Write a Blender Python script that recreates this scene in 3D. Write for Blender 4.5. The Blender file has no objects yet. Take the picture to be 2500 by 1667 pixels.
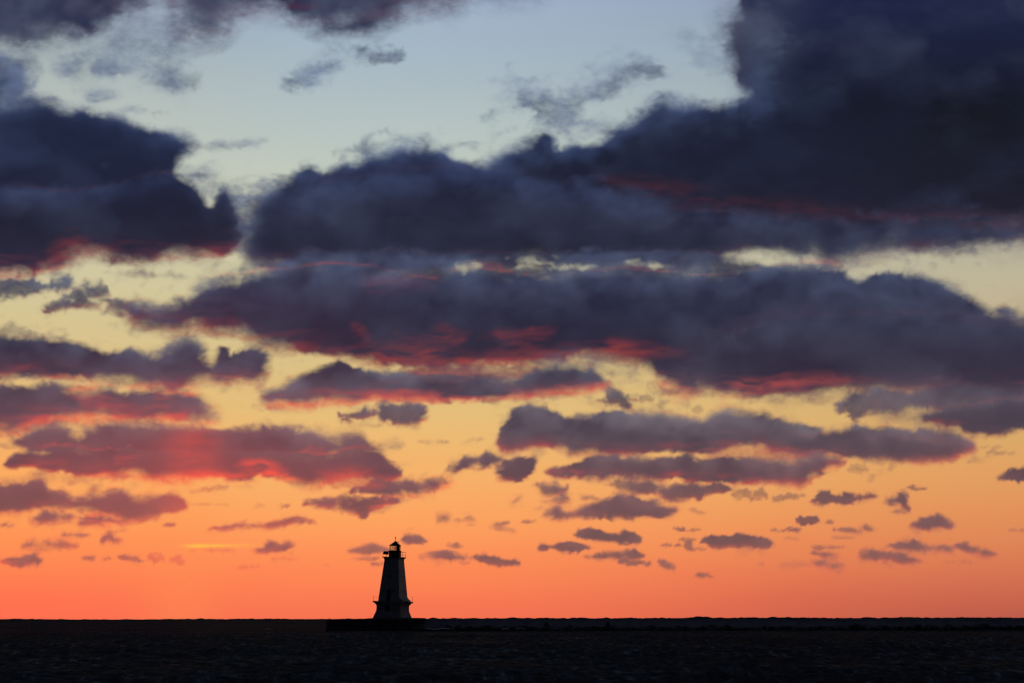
import bpy, bmesh, math, random
import numpy as np
from mathutils import Vector, Matrix

random.seed(7)
R = math.radians
SC = bpy.context.scene
COL = SC.collection

# ------------------------------------------------------------------ camera
EYE = 2.95                       # metres above the lake
FPX = 6944.0                     # 100 mm lens on a 2500 px wide, 36 mm frame
TILT = math.atan((1505.0 - 833.5) / FPX)
ROLL = R(-0.085)
cam_data = bpy.data.cameras.new("camera")
cam_data.lens = 100.0
cam_data.sensor_width = 36.0
cam_data.clip_start = 0.5
cam_data.clip_end = 300000.0
cam = bpy.data.objects.new("camera", cam_data)
COL.objects.link(cam)
CAM_ROT = Matrix.Rotation(R(90) + TILT, 3, 'X') @ Matrix.Rotation(ROLL, 3, 'Z')
cam.matrix_world = Matrix.Translation((0, 0, EYE)) @ CAM_ROT.to_4x4()
SC.camera = cam
CM = np.array(CAM_ROT)

# ------------------------------------------------------------------ world, sun, exposure
SUN_AZ = -6.6                    # degrees east of the view axis: where the sun went down
world = bpy.data.worlds.new("World")
SC.world = world
world.use_nodes = True
wn = world.node_tree
wn.nodes.clear()
wo = wn.nodes.new("ShaderNodeOutputWorld")
wb = wn.nodes.new("ShaderNodeBackground")
ws = wn.nodes.new("ShaderNodeTexSky")
ws.sky_type = 'NISHITA'
ws.sun_disc = False
ws.sun_elevation = R(-2.0)
ws.sun_rotation = R(SUN_AZ)
wb.inputs['Strength'].default_value = 0.05
wn.links.new(ws.outputs[0], wb.inputs['Color'])
wn.links.new(wb.outputs[0], wo.inputs['Surface'])
sun_d = bpy.data.lights.new("sun", 'SUN')
sun_d.energy = 0.5
sun_d.angle = R(0.5)
sun_d.color = (1.0, 0.55, 0.3)
sun = bpy.data.objects.new("sun", sun_d)
COL.objects.link(sun)
_d = Vector((math.sin(R(SUN_AZ)) * math.cos(R(-2)), math.cos(R(SUN_AZ)) * math.cos(R(-2)), math.sin(R(-2))))
sun.rotation_euler = (-_d).to_track_quat('-Z', 'Y').to_euler()
SC.view_settings.view_transform = 'Standard'
SC.view_settings.look = 'None'
SC.view_settings.exposure = 0.0
SC.view_settings.gamma = 1.0
SC.view_settings.use_curve_mapping = False
SC.cycles.use_denoising = True
SC.cycles.max_bounces = 6
SC.cycles.pixel_filter_type = 'BLACKMAN_HARRIS'
SC.cycles.filter_width = 1.35

# ------------------------------------------------------------------ small helpers
def lin(c):
    c = np.asarray(c, float) / 255.0
    return np.where(c <= 0.04045, c / 12.92, ((c + 0.055) / 1.055) ** 2.4)

def smooth(x, a, b):
    t = np.clip((x - a) / (b - a), 0, 1)
    return t * t * (3 - 2 * t)

def to_dir(px, py):
    """direction in the world of a point given on the 2500 x 1667 frame"""
    v = Vector(((px - 1250.0) / FPX, (833.5 - py) / FPX, -1.0))
    return (CAM_ROT @ v).normalized()

def at(px, py, dist):
    d = to_dir(px, py)
    return Vector((0, 0, EYE)) + d * (dist / d.y)

def material(name, color, rough=0.8, metal=0.0, var=0.25, scale=1.5, bump=0.0, spec=None):
    m = bpy.data.materials.new(name)
    m.use_nodes = True
    nt = m.node_tree
    b = nt.nodes['Principled BSDF']
    tc = nt.nodes.new('ShaderNodeTexCoord')
    n = nt.nodes.new('ShaderNodeTexNoise')
    n.inputs['Scale'].default_value = scale
    n.inputs['Detail'].default_value = 6
    n.inputs['Roughness'].default_value = 0.65
    nt.links.new(tc.outputs['Object'], n.inputs['Vector'])
    r = nt.nodes.new('ShaderNodeValToRGB')
    c = np.asarray(color, float)
    r.color_ramp.elements[0].position = 0.3
    r.color_ramp.elements[1].position = 0.7
    r.color_ramp.elements[0].color = (*(c * (1 - var)), 1)
    r.color_ramp.elements[1].color = (*np.clip(c * (1 + var * 0.5), 0, 1), 1)
    nt.links.new(n.outputs['Fac'], r.inputs['Fac'])
    nt.links.new(r.outputs['Color'], b.inputs['Base Color'])
    b.inputs['Roughness'].default_value = rough
    b.inputs['Metallic'].default_value = metal
    if spec is not None:
        b.inputs['Specular IOR Level'].default_value = spec
    if bump:
        bp = nt.nodes.new('ShaderNodeBump')
        bp.inputs['Strength'].default_value = bump
        bp.inputs['Distance'].default_value = 0.05
        nt.links.new(n.outputs['Fac'], bp.inputs['Height'])
        nt.links.new(bp.outputs['Normal'], b.inputs['Normal'])
    return m

# ------------------------------------------------------------------ noise
def _hash(ix, iy, seed):
    h = (ix.astype(np.int64) * 374761393 + iy.astype(np.int64) * 668265263 + seed * 1442695041) & 0xffffffff
    h = ((h ^ (h >> 13)) * 1274126177) & 0xffffffff
    h = h ^ (h >> 16)
    return h.astype(np.float64) / 4294967295.0 * 2 - 1

def vnoise(x, y, seed):
    x0 = np.floor(x); y0 = np.floor(y)
    fx = x - x0; fy = y - y0
    fx = fx * fx * fx * (fx * (fx * 6 - 15) + 10)
    fy = fy * fy * fy * (fy * (fy * 6 - 15) + 10)
    a = _hash(x0, y0, seed); b = _hash(x0 + 1, y0, seed)
    c = _hash(x0, y0 + 1, seed); d = _hash(x0 + 1, y0 + 1, seed)
    return (a + (b - a) * fx) * (1 - fy) + (c + (d - c) * fx) * fy

# ------------------------------------------------------------------ the clouds of this evening, one outline each
STEP = 2.6
GX = np.arange(-280, 2790, STEP)
GY = np.arange(-280, 1540, STEP)
XX, YY = np.meshgrid(GX, GY)
H_, W_ = XX.shape
LAM = [150, 75, 38, 19, 10, 5]
PAD = 340
_gx = np.arange(W_ + PAD) * STEP + GX[0]
XP, YP = np.meshgrid(_gx, GY)
_wx = 16 * vnoise(XP / 70, YP / 45, 91) + 7 * vnoise(XP / 25, YP / 18, 92)
_wy = 10 * vnoise(XP / 70, YP / 45, 93) + 5 * vnoise(XP / 25, YP / 18, 94)
def _rot(k, l, sx):
    t = (0.35, -0.25, 0.15, -0.4, 0.3, -0.1)[k % 6]
    u = (XP + _wx) * math.cos(t) + (YP + _wy) * math.sin(t); w = -(XP + _wx) * math.sin(t) + (YP + _wy) * math.cos(t)
    return u / (l * sx), w / l
OCT = [vnoise(*_rot(k, l, 1.4), 11 + k) for k, l in enumerate(LAM)]
BIL = [0.7 - 2.4 * np.abs(vnoise(*_rot(k + 3, l, 1.25), 41 + k)) for k, l in enumerate(LAM)]
STR = [vnoise((XP + 2 * _wx) / 150, (YP + _wy + 0.03 * XP) / 15, 61), vnoise((XP + _wx) / 60, (YP + _wy * .8) / 8, 62), vnoise((XP + _wx) / 28, (YP + _wy * .6) / 5, 63)]
def N_(F, s, sh):
    return F[s[0], s[1].start + sh:s[1].stop + sh]
cov = np.zeros((H_, W_)); glow = np.zeros((H_, W_)); lit = np.zeros((H_, W_)); dark = np.zeros((H_, W_))

def chaikin(p, n=2):
    p = np.asarray(p, float)
    for _ in range(n):
        q = np.roll(p, -1, axis=0)
        p = np.stack([0.75 * p + 0.25 * q, 0.25 * p + 0.75 * q], 1).reshape(-1, 2)
    return p

def sdf(p, X, Y):
    best = np.full(X.shape, 1e9); inside = np.zeros(X.shape, bool)
    n = len(p)
    for i in range(n):
        ax, ay = p[i]; bx, by = p[(i + 1) % n]
        ex, ey = bx - ax, by - ay
        wx, wy = X - ax, Y - ay
        L = ex * ex + ey * ey + 1e-9
        t = np.clip((wx * ex + wy * ey) / L, 0, 1)
        best = np.minimum(best, (wx - ex * t) ** 2 + (wy - ey * t) ** 2)
        if abs(ey) > 1e-9:
            c = (ay > Y) != (by > Y)
            inside ^= c & (X < ex * (Y - ay) / ey + ax)
    d = np.sqrt(best)
    return np.where(inside, d, -d)

def hblur(a, k):
    if k < 1: return a
    p = np.pad(a, ((0, 0), (k, k)), mode='edge')
    c = np.cumsum(np.pad(p, ((0, 0), (1, 0))), axis=1)
    return (c[:, 2 * k + 1:] - c[:, :-(2 * k + 1)]) / (2 * k + 1)

def over(s, a, G, T, Dk):
    cov[s] = 1 - (1 - cov[s]) * (1 - a)
    for F, v in ((glow, G), (lit, T), (dark, Dk)):
        F[s] = F[s] * (1 - a) + v * a

def window(p, m):
    x0, y0 = p.min(0) - m; x1, y1 = p.max(0) + m
    j0 = max(0, int((x0 - GX[0]) / STEP)); j1 = min(W_, int((x1 - GX[0]) / STEP) + 2)
    i0 = max(0, int((y0 - GY[0]) / STEP)); i1 = min(H_, int((y1 - GY[0]) / STEP) + 2)
    return i0, i1, j0, j1, (slice(i0, i1), slice(j0, j1))

def cloud(pts, op=1.0, soft=5, softb=None, rough=0.22, g=0.5, gw=10, t=0.5, tw=30, d=0.0, tex=0.0, seed=0, m0=0.0, gmin=0.0, veil=0.5, grow=0.0):
    """op opacity, soft/softb edge width above/below, g/gw glow under the base, t/tw light on the top, d density"""
    p = chaikin(pts, 1)
    i0, i1, j0, j1, s = window(p, 60)
    if i1 - i0 < 3 or j1 - j0 < 3: return
    sh = (seed * 37) % 180
    D = sdf(p, XX[s], YY[s])
    hh = p[:, 1].max() - p[:, 1].min()
    hz = min(1.0, hh / 130)
    soft = soft * (1.25 + .5 * hz); softb = soft if softb is None else softb * (1.3 + .7 * hz)
    n = np.zeros_like(D)
    for k, l in enumerate(LAM):
        if l < hh * 0.9 + 4:
            n += rough * l * (0.55 * N_(OCT[k], s, sh) + 0.6 * N_(BIL[k], s, sh)) * (0.4 if l > 60 else 1.0 if l > 20 else 1.2)
    edge = np.abs(D) < 12
    n -= n[edge].mean()
    Dn = D + n + grow + 0.06 * min(hh, 80)
    if tex:
        tx = sum(0.62 ** (k - 1) * N_(OCT[k], s, sh + 60) for k in range(1, 6))
    core = Dn > 0
    rows = np.arange(i1 - i0)[:, None] * np.ones((1, j1 - j0))
    la = np.maximum.accumulate(np.where(~core, rows, -1e3 if i0 == 0 else -1), axis=0)
    dt = (rows - la) * STEP
    lb = np.minimum.accumulate(np.where(~core, rows, (i1 - i0) + 1e3)[::-1], axis=0)[::-1]
    db = (lb - rows) * STEP
    kb = int(max(1, min(7, hh / 20)))
    dt = hblur(np.where(core, dt, 0), kb); db = hblur(np.where(core, db, 0), kb)
    if hh > 300:
        wgt = hblur(hblur(core.astype(float), 22), 22) + 1e-3
        dt2 = hblur(hblur(np.minimum(dt, 260), 22), 22) / wgt
        dt = np.where(core, np.minimum(dt, 260) * .25 + dt2 * .75, 0) * smooth(Dn, 0, 60) + np.minimum(dt, 60) * (1 - smooth(Dn, 0, 60))
    # torn vapour round the body
    if veil > 0:
        w = min(42, 7 + hh * 0.16)
        st = 0.5 * N_(STR[0], s, sh + 20) + 0.45 * N_(OCT[2], s, sh + 90) + 0.4 * N_(OCT[3], s, sh + 30) + 0.25 * N_(OCT[4], s, sh)
        wx = w * (0.55 + 1.2 * np.clip(N_(OCT[1], s, sh + 140) + 0.35, 0, 1))
        av = smooth(D + 0.6 * n + wx * st * 0.9, -0.75 * wx, 0.7 * wx) * np.clip(0.6 + 0.5 * st, 0, 1) * veil * op
        gv = np.clip(g * 0.2 * smooth(db - dt, 30, -10) * (D < 8), 0, 1)
        over(s, av, gmin + gv * (YY[s] > (p[:, 1].mean())), np.clip(0.45 * t + m0 + .15, 0, 1), 0)
    sf = soft + (softb - soft) * smooth(dt / (dt + db + 1e-3), 0.35, 0.75)
    sf = sf * np.clip(1 + 0.8 * N_(OCT[1], s, sh + 90) + .5 * N_(OCT[2], s, sh + 10), .45, 2.2)
    a = smooth(Dn, -0.75 * sf, 0.95 * sf)
    if tex:
        a = a * np.clip(1 - tex * (0.55 + 0.9 * tx), 0, 1)
    a = a * op
    sg = 0.55 * N_(STR[0], s, sh + 20) + 0.35 * N_(STR[1], s, sh) + 0.5 * N_(OCT[1], s, sh + 60)
    gn = np.clip(0.72 + 0.9 * sg, 0.08, 1.5)
    G = np.clip(g * gn * np.exp(-(np.maximum(db - 1, 0) / (gw * (0.65 + 0.75 * gn))) ** 1.1) + gmin, 0, 1)
    tn = np.clip(0.8 + 0.6 * N_(OCT[1], s, sh + 110) + 0.5 * N_(OCT[2], s, sh + 50) + 0.22 * N_(OCT[3], s, sh), 0.05, 1.7)
    big = np.clip(N_(OCT[0], s, sh + 15) + .6 * N_(OCT[1], s, sh + 75) - .05, 0, 1) * min(1, hh / 110) * 0.2
    T = np.clip(t * tn * np.exp(-dt / tw) + m0 * tn + big, 0, 1)
    Dk = d * smooth(np.minimum(dt, db * 1.5), 5, 70)
    over(s, a, G, T, Dk)

def blob(x, y, w, h, op=0.9, sl=0.0, **k):
    a = np.linspace(0, 2 * math.pi, 10, endpoint=False)
    rr = random.Random(int(x * 7 + y))
    pts = []
    for q in a:
        e = 0.8 + 0.45 * rr.random()
        yy = math.sin(q) * h * e
        if yy > 0: yy *= 0.7
        xx = math.cos(q) * w * e
        pts.append((x + xx, y + yy + sl * xx))
    k.setdefault('soft', 4); k.setdefault('rough', 0.3); k.setdefault('g', 0.35); k.setdefault('gw', 3); k.setdefault('t', 0.6); k.setdefault('tw', 8)
    k.setdefault('veil', .55)
    cloud(pts, op=op * .95, seed=int(x) % 53, **k)

def streak(pts, amt, soft=10, rough=0.3, seed=3, field=None, add=0.0):
    """a band where the low sun still reaches the cloud base"""
    p = chaikin(pts, 1)
    i0, i1, j0, j1, s = window(p, 40 + 3.2 * soft)
    D = sdf(p, XX[s], YY[s])
    sh = (seed * 31) % 180
    n = sum(0.6 * rough * LAM[k] * N_(OCT[k], s, sh) for k in (1, 2, 3, 4))
    sg = 0.7 * N_(STR[0], s, sh) + 0.55 * N_(STR[1], s, sh + 9) + 0.3 * N_(STR[2], s, sh + 9) + 0.5 * N_(OCT[2], s, sh + 30)
    if field is not None: sg = 0.5 * N_(OCT[0], s, sh) + 0.35 * N_(OCT[1], s, sh)
    a = smooth(D + n, -1.3 * soft, 2.2 * soft) * abs(amt) * np.clip(0.8 + 0.9 * sg, 0, 1.25)
    a = np.clip(a, 0, 1)
    F = glow if field is None else field
    if amt > 0: F[s] = F[s] + (1 - F[s]) * a
    else: F[s] = F[s] * (1 - a)

# --- thin high wisps
cloud([(160,150),(200,120),(250,110),(300,60),(330,20),(420,30),(460,80),(450,150),(465,200),(440,225),(390,200),(340,175),(300,165),(240,185),(190,190),(140,175)], op=.42, soft=30, rough=.35, g=.05, t=.6, m0=.8, tex=.45)
cloud([(125,165),(150,150),(190,150),(200,170),(180,190),(140,188)], op=.4, soft=18, g=0, m0=.8, tex=.3, seed=2)
cloud([(220,170),(250,140),(290,150),(320,170),(300,185),(250,188)], op=.45, soft=16, g=0, m0=.7, tex=.3, seed=3)
cloud([(365,180),(390,165),(430,180),(460,205),(455,225),(420,222),(385,200)], op=.42, soft=16, g=0, m0=.7, tex=.3, seed=4)
cloud([(200,232),(235,215),(275,225),(292,238),(260,245),(225,245)], op=.42, soft=12, g=0, m0=.7, tex=.2, seed=5)
cloud([(282,272),(310,258),(345,262),(362,270),(325,275)], op=.35, soft=9, g=0, m0=.7, seed=6)
cloud([(480,360),(530,345),(590,345),(655,340),(620,358),(560,362),(510,368)], op=.28, soft=14, g=0, m0=.8, seed=7)
cloud([(440,420),(480,405),(520,412),(535,440),(560,470),(600,500),(570,520),(520,500),(470,450)], op=.35, soft=14, g=0, m0=.9, tex=.5, seed=8)
cloud([(708,205),(735,180),(765,165),(800,152),(850,135),(890,120),(935,118),(982,128),(975,145),(935,152),(890,160),(850,150),(805,170),(765,195),(735,215)], op=.5, soft=12, rough=.3, g=0, m0=.7, tex=.4, seed=9)
cloud([(900,130),(935,122),(975,132),(960,148),(925,158),(900,148)], op=.35, soft=9, g=0, m0=.6, seed=10)
cloud([(1175,292),(1195,255),(1215,215),(1245,185),(1285,205),(1330,215),(1340,245),(1380,262),(1405,240),(1420,205),(1465,180),(1500,145),(1560,125),(1615,145),(1635,190),(1618,210),(1588,192),(1540,205),(1500,238),(1440,252),(1400,285),(1370,300),(1335,268),(1275,252),(1235,270),(1200,305)], op=.5, soft=24, rough=.42, g=0, m0=.8, tex=.75, seed=11)
cloud([(1255,230),(1290,215),(1325,222),(1340,245),(1300,255),(1265,250)], op=.35, soft=14, g=0, m0=.7, tex=.4, seed=12)
cloud([(1490,180),(1530,150),(1580,148),(1615,165),(1632,195),(1600,190),(1560,180),(1520,200),(1490,210)], op=.45, soft=14, g=0, m0=.6, tex=.4, seed=13)
cloud([(1640,85),(1670,68),(1705,95),(1740,85),(1775,100),(1795,140),(1740,168),(1700,150),(1680,122),(1652,100)], op=.32, soft=18, g=0, m0=.8, tex=.6, seed=14)
cloud([(1370,330),(1410,300),(1470,290),(1500,305),(1460,335),(1400,352)], op=.3, soft=16, g=0, m0=.8, tex=.6, seed=15)
cloud([(0,800),(25,785),(50,800),(80,818),(130,812),(155,818),(180,835),(100,830),(0,825)], op=.35, soft=9, g=0, t=.3, m0=.3, seed=16)
cloud([(980,-30),(1010,25),(1080,35),(1150,20),(1230,25),(1320,8),(1360,-30)], op=.32, soft=22, g=.1, m0=.5, tex=.3, seed=17)
# --- top of the frame
cloud([(-290,-290),(-290,60),(-100,80),(0,92),(60,98),(120,96),(180,82),(235,66),(285,40),(330,0),(390,-30),(400,-290)], soft=34, g=.10, gw=60, t=.3, m0=.2, seed=18, rough=.14, grow=14)
cloud([(395,-290),(425,-20),(455,40),(485,66),(512,92),(535,76),(560,45),(600,22),(660,12),(720,22),(770,50),(820,64),(880,72),(930,62),(975,34),(1030,12),(1100,-12),(1130,-290)], soft=44, g=.30, gw=60, t=.2, m0=.22, seed=19, rough=.12, grow=16)
cloud([(1130,-290),(1100,-40),(1300,-60),(1800,-70),(1820,-290)], soft=40, g=.2, gw=40, t=.2, m0=.3, seed=19, rough=.14)
# --- left
cloud([(-290,120),(0,128),(50,138),(78,160),(85,195),(78,225),(60,262),(-290,300)], op=.92, soft=26, g=0, t=.6, m0=.42, tw=60, seed=20, rough=.15)
cloud([(-290,270),(-40,262),(0,258),(40,248),(75,245),(98,243),(125,246),(143,257),(165,270),(188,264),(208,267),(218,277),(260,279),(300,293),(322,304),(352,309),(392,321),(412,317),(432,328),(472,345),(478,355),(460,368),(440,382),(428,398),(420,425),(400,470),(330,520),(240,545),(-290,570)], soft=12, g=0, t=.62, tw=20, m0=.02, seed=21, rough=.1, d=.35)
cloud([(-290,440),(150,480),(260,465),(340,450),(390,432),(425,432),(442,440),(470,447),(492,470),(507,502),(518,505),(532,470),(543,455),(560,458),(572,480),(580,512),(595,540),(612,570),(604,595),(570,612),(530,628),(480,634),(430,632),(395,638),(352,646),(310,648),(265,642),(238,632),(212,628),(188,632),(165,645),(130,660),(70,668),(0,670),(-290,660)], soft=15, softb=17, g=.7, gw=14, t=.42, tw=22, m0=.01, d=.5, seed=22, rough=.12)
streak([(160,575),(200,560),(215,600),(260,605),(300,615),(230,632),(170,640),(120,630)], .28, soft=14)
cloud([(585,480),(620,470),(660,455),(690,470),(690,640),(600,650),(590,620),(600,580),(590,540)], op=.8, soft=22, g=0, m0=.7, tex=.35, seed=23, rough=.3)
# --- the great central bank and the dark mass on the right
cloud([(640,520),(645,475),(680,455),(712,440),(735,418),(752,405),(775,412),(795,422),(820,408),(840,402),(862,408),(878,390),(900,376),(930,368),(960,360),(985,354),(1003,361),(1022,357),(1042,352),(1058,368),(1082,375),(1105,388),(1130,392),(1148,402),(1168,397),(1190,402),(1207,385),(1230,368),(1262,360),(1288,345),(1322,332),(1347,336),(1358,352),(1362,372),(1388,356),(1405,352),(1432,358),(1472,344),(1502,320),(1542,299),(1572,275),(1592,256),(1612,240),(1628,236),(1645,250),(1682,254),(1712,262),(1742,263),(1772,268),(1797,262),(1818,248),(1830,230),(1812,205),(1800,190),(1794,160),(1785,125),(1780,90),(1786,50),(1806,10),(1815,-290),(2800,-290),(2800,585),(2500,582),(2400,586),(2340,594),(2290,606),(2240,606),(2190,602),(2140,608),(2090,620),(2045,632),(2012,628),(1990,608),(1955,614),(1900,610),(1840,604),(1795,612),(1755,628),(1700,640),(1600,642),(1500,640),(1450,641),(1400,633),(1350,630),(1300,632),(1265,641),(1200,642),(1140,642),(1100,652),(1000,655),(900,653),(800,648),(700,645),(640,642),(606,628),(604,600),(616,575),(622,545)], soft=15, softb=20, g=.0, gw=10, t=.72, tw=44, m0=.01, d=.6, seed=24, rough=.13)
cloud([(640,500),(760,470),(900,445),(1000,432),(1130,412),(1250,430),(1350,455),(1480,480),(1600,508),(1750,532),(1900,545),(2100,552),(2350,556),(2800,570),(2800,590),(2500,584),(2400,588),(2340,596),(2290,608),(2240,608),(2190,604),(2140,610),(2090,622),(2045,634),(2012,630),(1990,610),(1955,616),(1900,612),(1840,606),(1795,614),(1755,630),(1700,642),(1600,644),(1500,642),(1450,643),(1400,635),(1350,632),(1300,634),(1265,643),(1200,644),(1140,644),(1100,654),(1000,657),(900,655),(800,650),(700,647),(640,644),(606,630),(600,600),(620,560)], op=.95, soft=34, softb=16, g=.22, gw=8, t=.36, tw=50, m0=.02, d=.5, seed=25, rough=.12)
streak([(1450,425),(1600,440),(1750,465),(1900,490),(2100,515),(2300,525),(2600,545),(2600,568),(2300,545),(2100,535),(1900,520),(1700,500),(1500,470)], .36, soft=24, rough=.2)
streak([(2100,60),(2800,100),(2800,520),(2300,500),(2050,400),(1980,250)], .95, soft=170, field=dark, rough=.3)
streak([(1770,-80),(1960,-80),(1950,100),(1900,240),(1850,290),(1795,190),(1770,60)], .34, soft=48, field=lit, rough=.35, seed=4)
streak([(1770,-80),(1830,-80),(1830,220),(1800,240),(1775,150)], .16, soft=26, rough=.3)
cloud([(1765,-40),(1850,-80),(1900,60),(1890,200),(1850,275),(1800,240),(1780,180),(1768,100),(1750,60)], op=.4, soft=38, g=.0, m0=.35, t=.1, tex=.3, seed=14, rough=.3)
# light gaps under the bank
cloud([(640,650),(700,632),(800,622),(1000,625),(1130,630),(1300,625),(1500,620),(1700,615),(1800,640),(1960,662),(2040,670),(2000,710),(1700,720),(1200,720),(900,710),(700,700)], op=.93, soft=14, g=.15, gw=20, t=0, m0=.62, tex=.13, seed=26, rough=.1)
# --- second bank
cloud([(-60,690),(0,690),(30,680),(75,679),(112,690),(135,682),(162,680),(186,696),(190,712),(150,715),(120,705),(95,715),(50,722),(0,725),(-60,724)], op=.85, soft=9, g=.45, gw=5, t=.7, tw=25, m0=.2, seed=29, rough=.25)
cloud([(105,768),(120,752),(150,735),(175,718),(198,702),(214,685),(228,700),(256,699),(268,716),(292,730),(330,742),(340,770),(300,768),(262,742),(232,748),(205,750),(175,746),(140,752)], op=.85, soft=10, g=.55, gw=8, t=.5, tw=20, m0=.15, seed=30, rough=.3)
cloud([(300,760),(318,744),(346,734),(376,744),(402,744),(422,734),(436,720),(458,718),(466,700),(482,690),(502,677),(532,671),(562,672),(582,680),(622,674),(662,662),(722,655),(802,654),(872,658),(930,668),(985,682),(1040,700),(1070,690),(1120,672),(1200,664),(1300,668),(1400,673),(1500,668),(1590,668),(1650,662),(1700,674),(1752,670),(1802,671),(1850,664),(1902,658),(1950,655),(2002,655),(2062,658),(2082,680),(2102,685),(2132,668),(2160,664),(2202,668),(2262,678),(2302,698),(2342,714),(2372,735),(2402,756),(2422,768),(2442,758),(2472,758),(2502,772),(2620,795),(2800,830),(2800,1000),(2500,975),(2400,965),(2320,955),(2250,950),(2150,946),(2050,946),(1980,956),(1900,961),(1832,965),(1782,958),(1742,945),(1715,940),(1692,955),(1665,955),(1640,945),(1615,930),(1598,915),(1586,900),(1560,888),(1500,876),(1450,870),(1400,872),(1300,880),(1200,888),(1130,898),(1050,892),(950,886),(880,876),(830,866),(760,856),(700,850),(655,845),(622,838),(602,824),(588,810),(540,812),(470,815),(400,815),(350,806),(322,790)], soft=12, softb=14, g=.95, gw=13, t=.62, tw=46, m0=.02, d=.35, seed=31, rough=.13)
for a in [(1135,652,26,12),(1165,648,14,7),(1290,645,46,14),(1385,652,26,8),(1430,655,20,6),(1568,643,34,9),(1600,650,30,6)]:
    F = smooth(1 - np.hypot((XX - a[0]) / a[2], (YY - a[1]) / a[3]) + .7 * OCT[3][:, :W_] + .6 * OCT[4][:, :W_] + .4 * STR[1][:, :W_], -.5, 1.7)
    for Q in (cov, glow, lit, dark): Q *= 1 - .55 * F
cloud([(1700,860),(1900,800),(2100,775),(2300,780),(2500,800),(2800,850),(2800,960),(2400,955),(2150,944),(1980,952),(1900,957),(1832,960),(1700,930)], op=.8, soft=50, softb=10, g=.1, t=.3, tw=50, d=.5, seed=32)
streak([(1000,700),(1300,740),(1700,760),(1900,850),(1700,900),(1500,850),(1300,800),(1000,780),(700,790),(600,760),(640,700)], .35, soft=60, field=dark, rough=.3)
streak([(1960,670),(2100,680),(2300,720),(2440,790),(2300,790),(2120,750),(1980,710)], .6, soft=36, field=lit, rough=.4)
streak([(2020,715),(2070,700),(2090,725),(2050,745)], -.8, soft=14, field=lit, rough=.4)
streak([(880,690),(960,672),(1060,660),(1075,690),(1030,710),(960,700)], .1, soft=18, rough=.4)
streak([(870,800),(890,800),(915,830),(905,845),(885,835)], .2, soft=8, rough=.5)
streak([(955,812),(985,812),(1045,822),(1040,845),(1000,842),(970,830)], .4, soft=14, rough=.5, seed=5)
streak([(1060,820),(1140,815),(1220,803),(1290,812),(1360,790),(1362,830),(1280,828),(1220,830),(1150,850),(1090,845)], .36, soft=16, rough=.6, seed=6)
streak([(760,855),(900,852),(1000,850),(1080,845),(1100,870),(1250,865),(1400,850),(1520,840),(1690,855),(1680,866),(1560,868),(1400,876),(1250,886),(1130,905),(1050,895),(900,882),(800,870)], .85, soft=17, rough=.2, seed=7)
streak([(1730,930),(1900,918),(2100,920),(2150,935),(2000,945),(1830,955)], .45, soft=14, seed=8)
# --- left, third row
cloud([(-290,800),(-30,820),(0,822),(50,825),(100,830),(172,840),(232,855),(262,860),(312,857),(352,864),(386,864),(402,848),(420,838),(440,832),(466,826),(486,831),(496,846),(502,872),(512,886),(520,890),(530,868),(537,854),(551,854),(561,870),(576,861),(602,857),(642,855),(656,870),(650,892),(656,910),(642,926),(620,935),(580,938),(540,934),(512,922),(492,926),(470,941),(432,954),(402,957),(362,946),(332,938),(300,930),(250,925),(200,920),(150,915),(100,912),(50,916),(0,925),(-290,930)], soft=10, softb=13, g=.9, gw=11, t=.62, tw=38, m0=.1, seed=33, rough=.16)
cloud([(-290,940),(-30,944),(0,944),(42,947),(82,950),(102,940),(132,934),(160,944),(200,952),(260,948),(330,955),(400,950),(445,955),(480,965),(505,985),(528,1015),(500,1028),(470,1026),(430,1022),(380,1018),(300,1026),(200,1022),(125,1028),(95,1038),(60,1052),(30,1058),(0,1050),(-290,1045)], soft=11, softb=13, g=.95, gw=11, t=.35, tw=30, m0=.12, seed=34, rough=.16)
streak([(160,945),(230,930),(240,955),(300,965),(380,950),(470,935),(500,950),(460,968),(380,975),(260,978),(190,965)], .65, soft=10, rough=.3)
streak([(100,1018),(300,1010),(450,1012),(460,1024),(300,1026),(120,1028),(40,1055),(20,1045)], .65, soft=7, rough=.2)
streak([(200,985),(330,978),(430,992),(330,998),(220,995)], .4, soft=10, rough=.3)
# --- centre, third row
cloud([(980,900),(1100,890),(1250,890),(1330,900),(1290,925),(1150,940),(1020,925)], op=.8, soft=18, g=.2, gmin=.35, m0=.3, t=0, seed=35)
cloud([(1290,880),(1360,865),(1460,870),(1590,900),(1570,925),(1500,930),(1470,905),(1400,890),(1340,895)], op=.55, soft=20, g=.1, m0=.7, t=0, tex=.5, seed=36)
cloud([(640,965),(655,950),(682,942),(722,925),(762,908),(800,895),(832,884),(862,893),(902,905),(1002,914),(1082,912),(1152,924),(1232,930),(1272,926),(1292,908),(1332,895),(1372,890),(1422,895),(1462,908),(1486,928),(1482,945),(1452,950),(1402,958),(1302,966),(1202,976),(1102,978),(1002,970),(902,974),(802,985),(742,986),(702,990),(662,987),(640,976)], soft=10, softb=11, g=.95, gw=11, t=.65, tw=32, m0=.08, seed=37, rough=.15)
streak([(640,975),(720,980),(820,965),(900,960),(1000,955),(1100,968),(1250,965),(1400,950),(1400,960),(1200,978),(1000,974),(800,990),(690,996)], .6, soft=8, rough=.15)
cloud([(1458,985),(1480,968),(1500,955),(1522,955),(1536,970),(1543,996),(1520,998),(1490,990)], op=.9, soft=8, g=.5, gw=5, t=.5, m0=.1, seed=38, rough=.3)
cloud([(828,1010),(848,1000),(880,1000),(912,997),(925,989),(945,984),(967,984),(987,987),(1012,987),(1032,995),(1037,1010),(1020,1020),(1012,1035),(990,1040),(950,1030),(900,1022),(850,1022)], op=.96, soft=7, g=.6, gw=5, t=.5, tw=20, m0=.05, seed=39, rough=.3)
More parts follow.
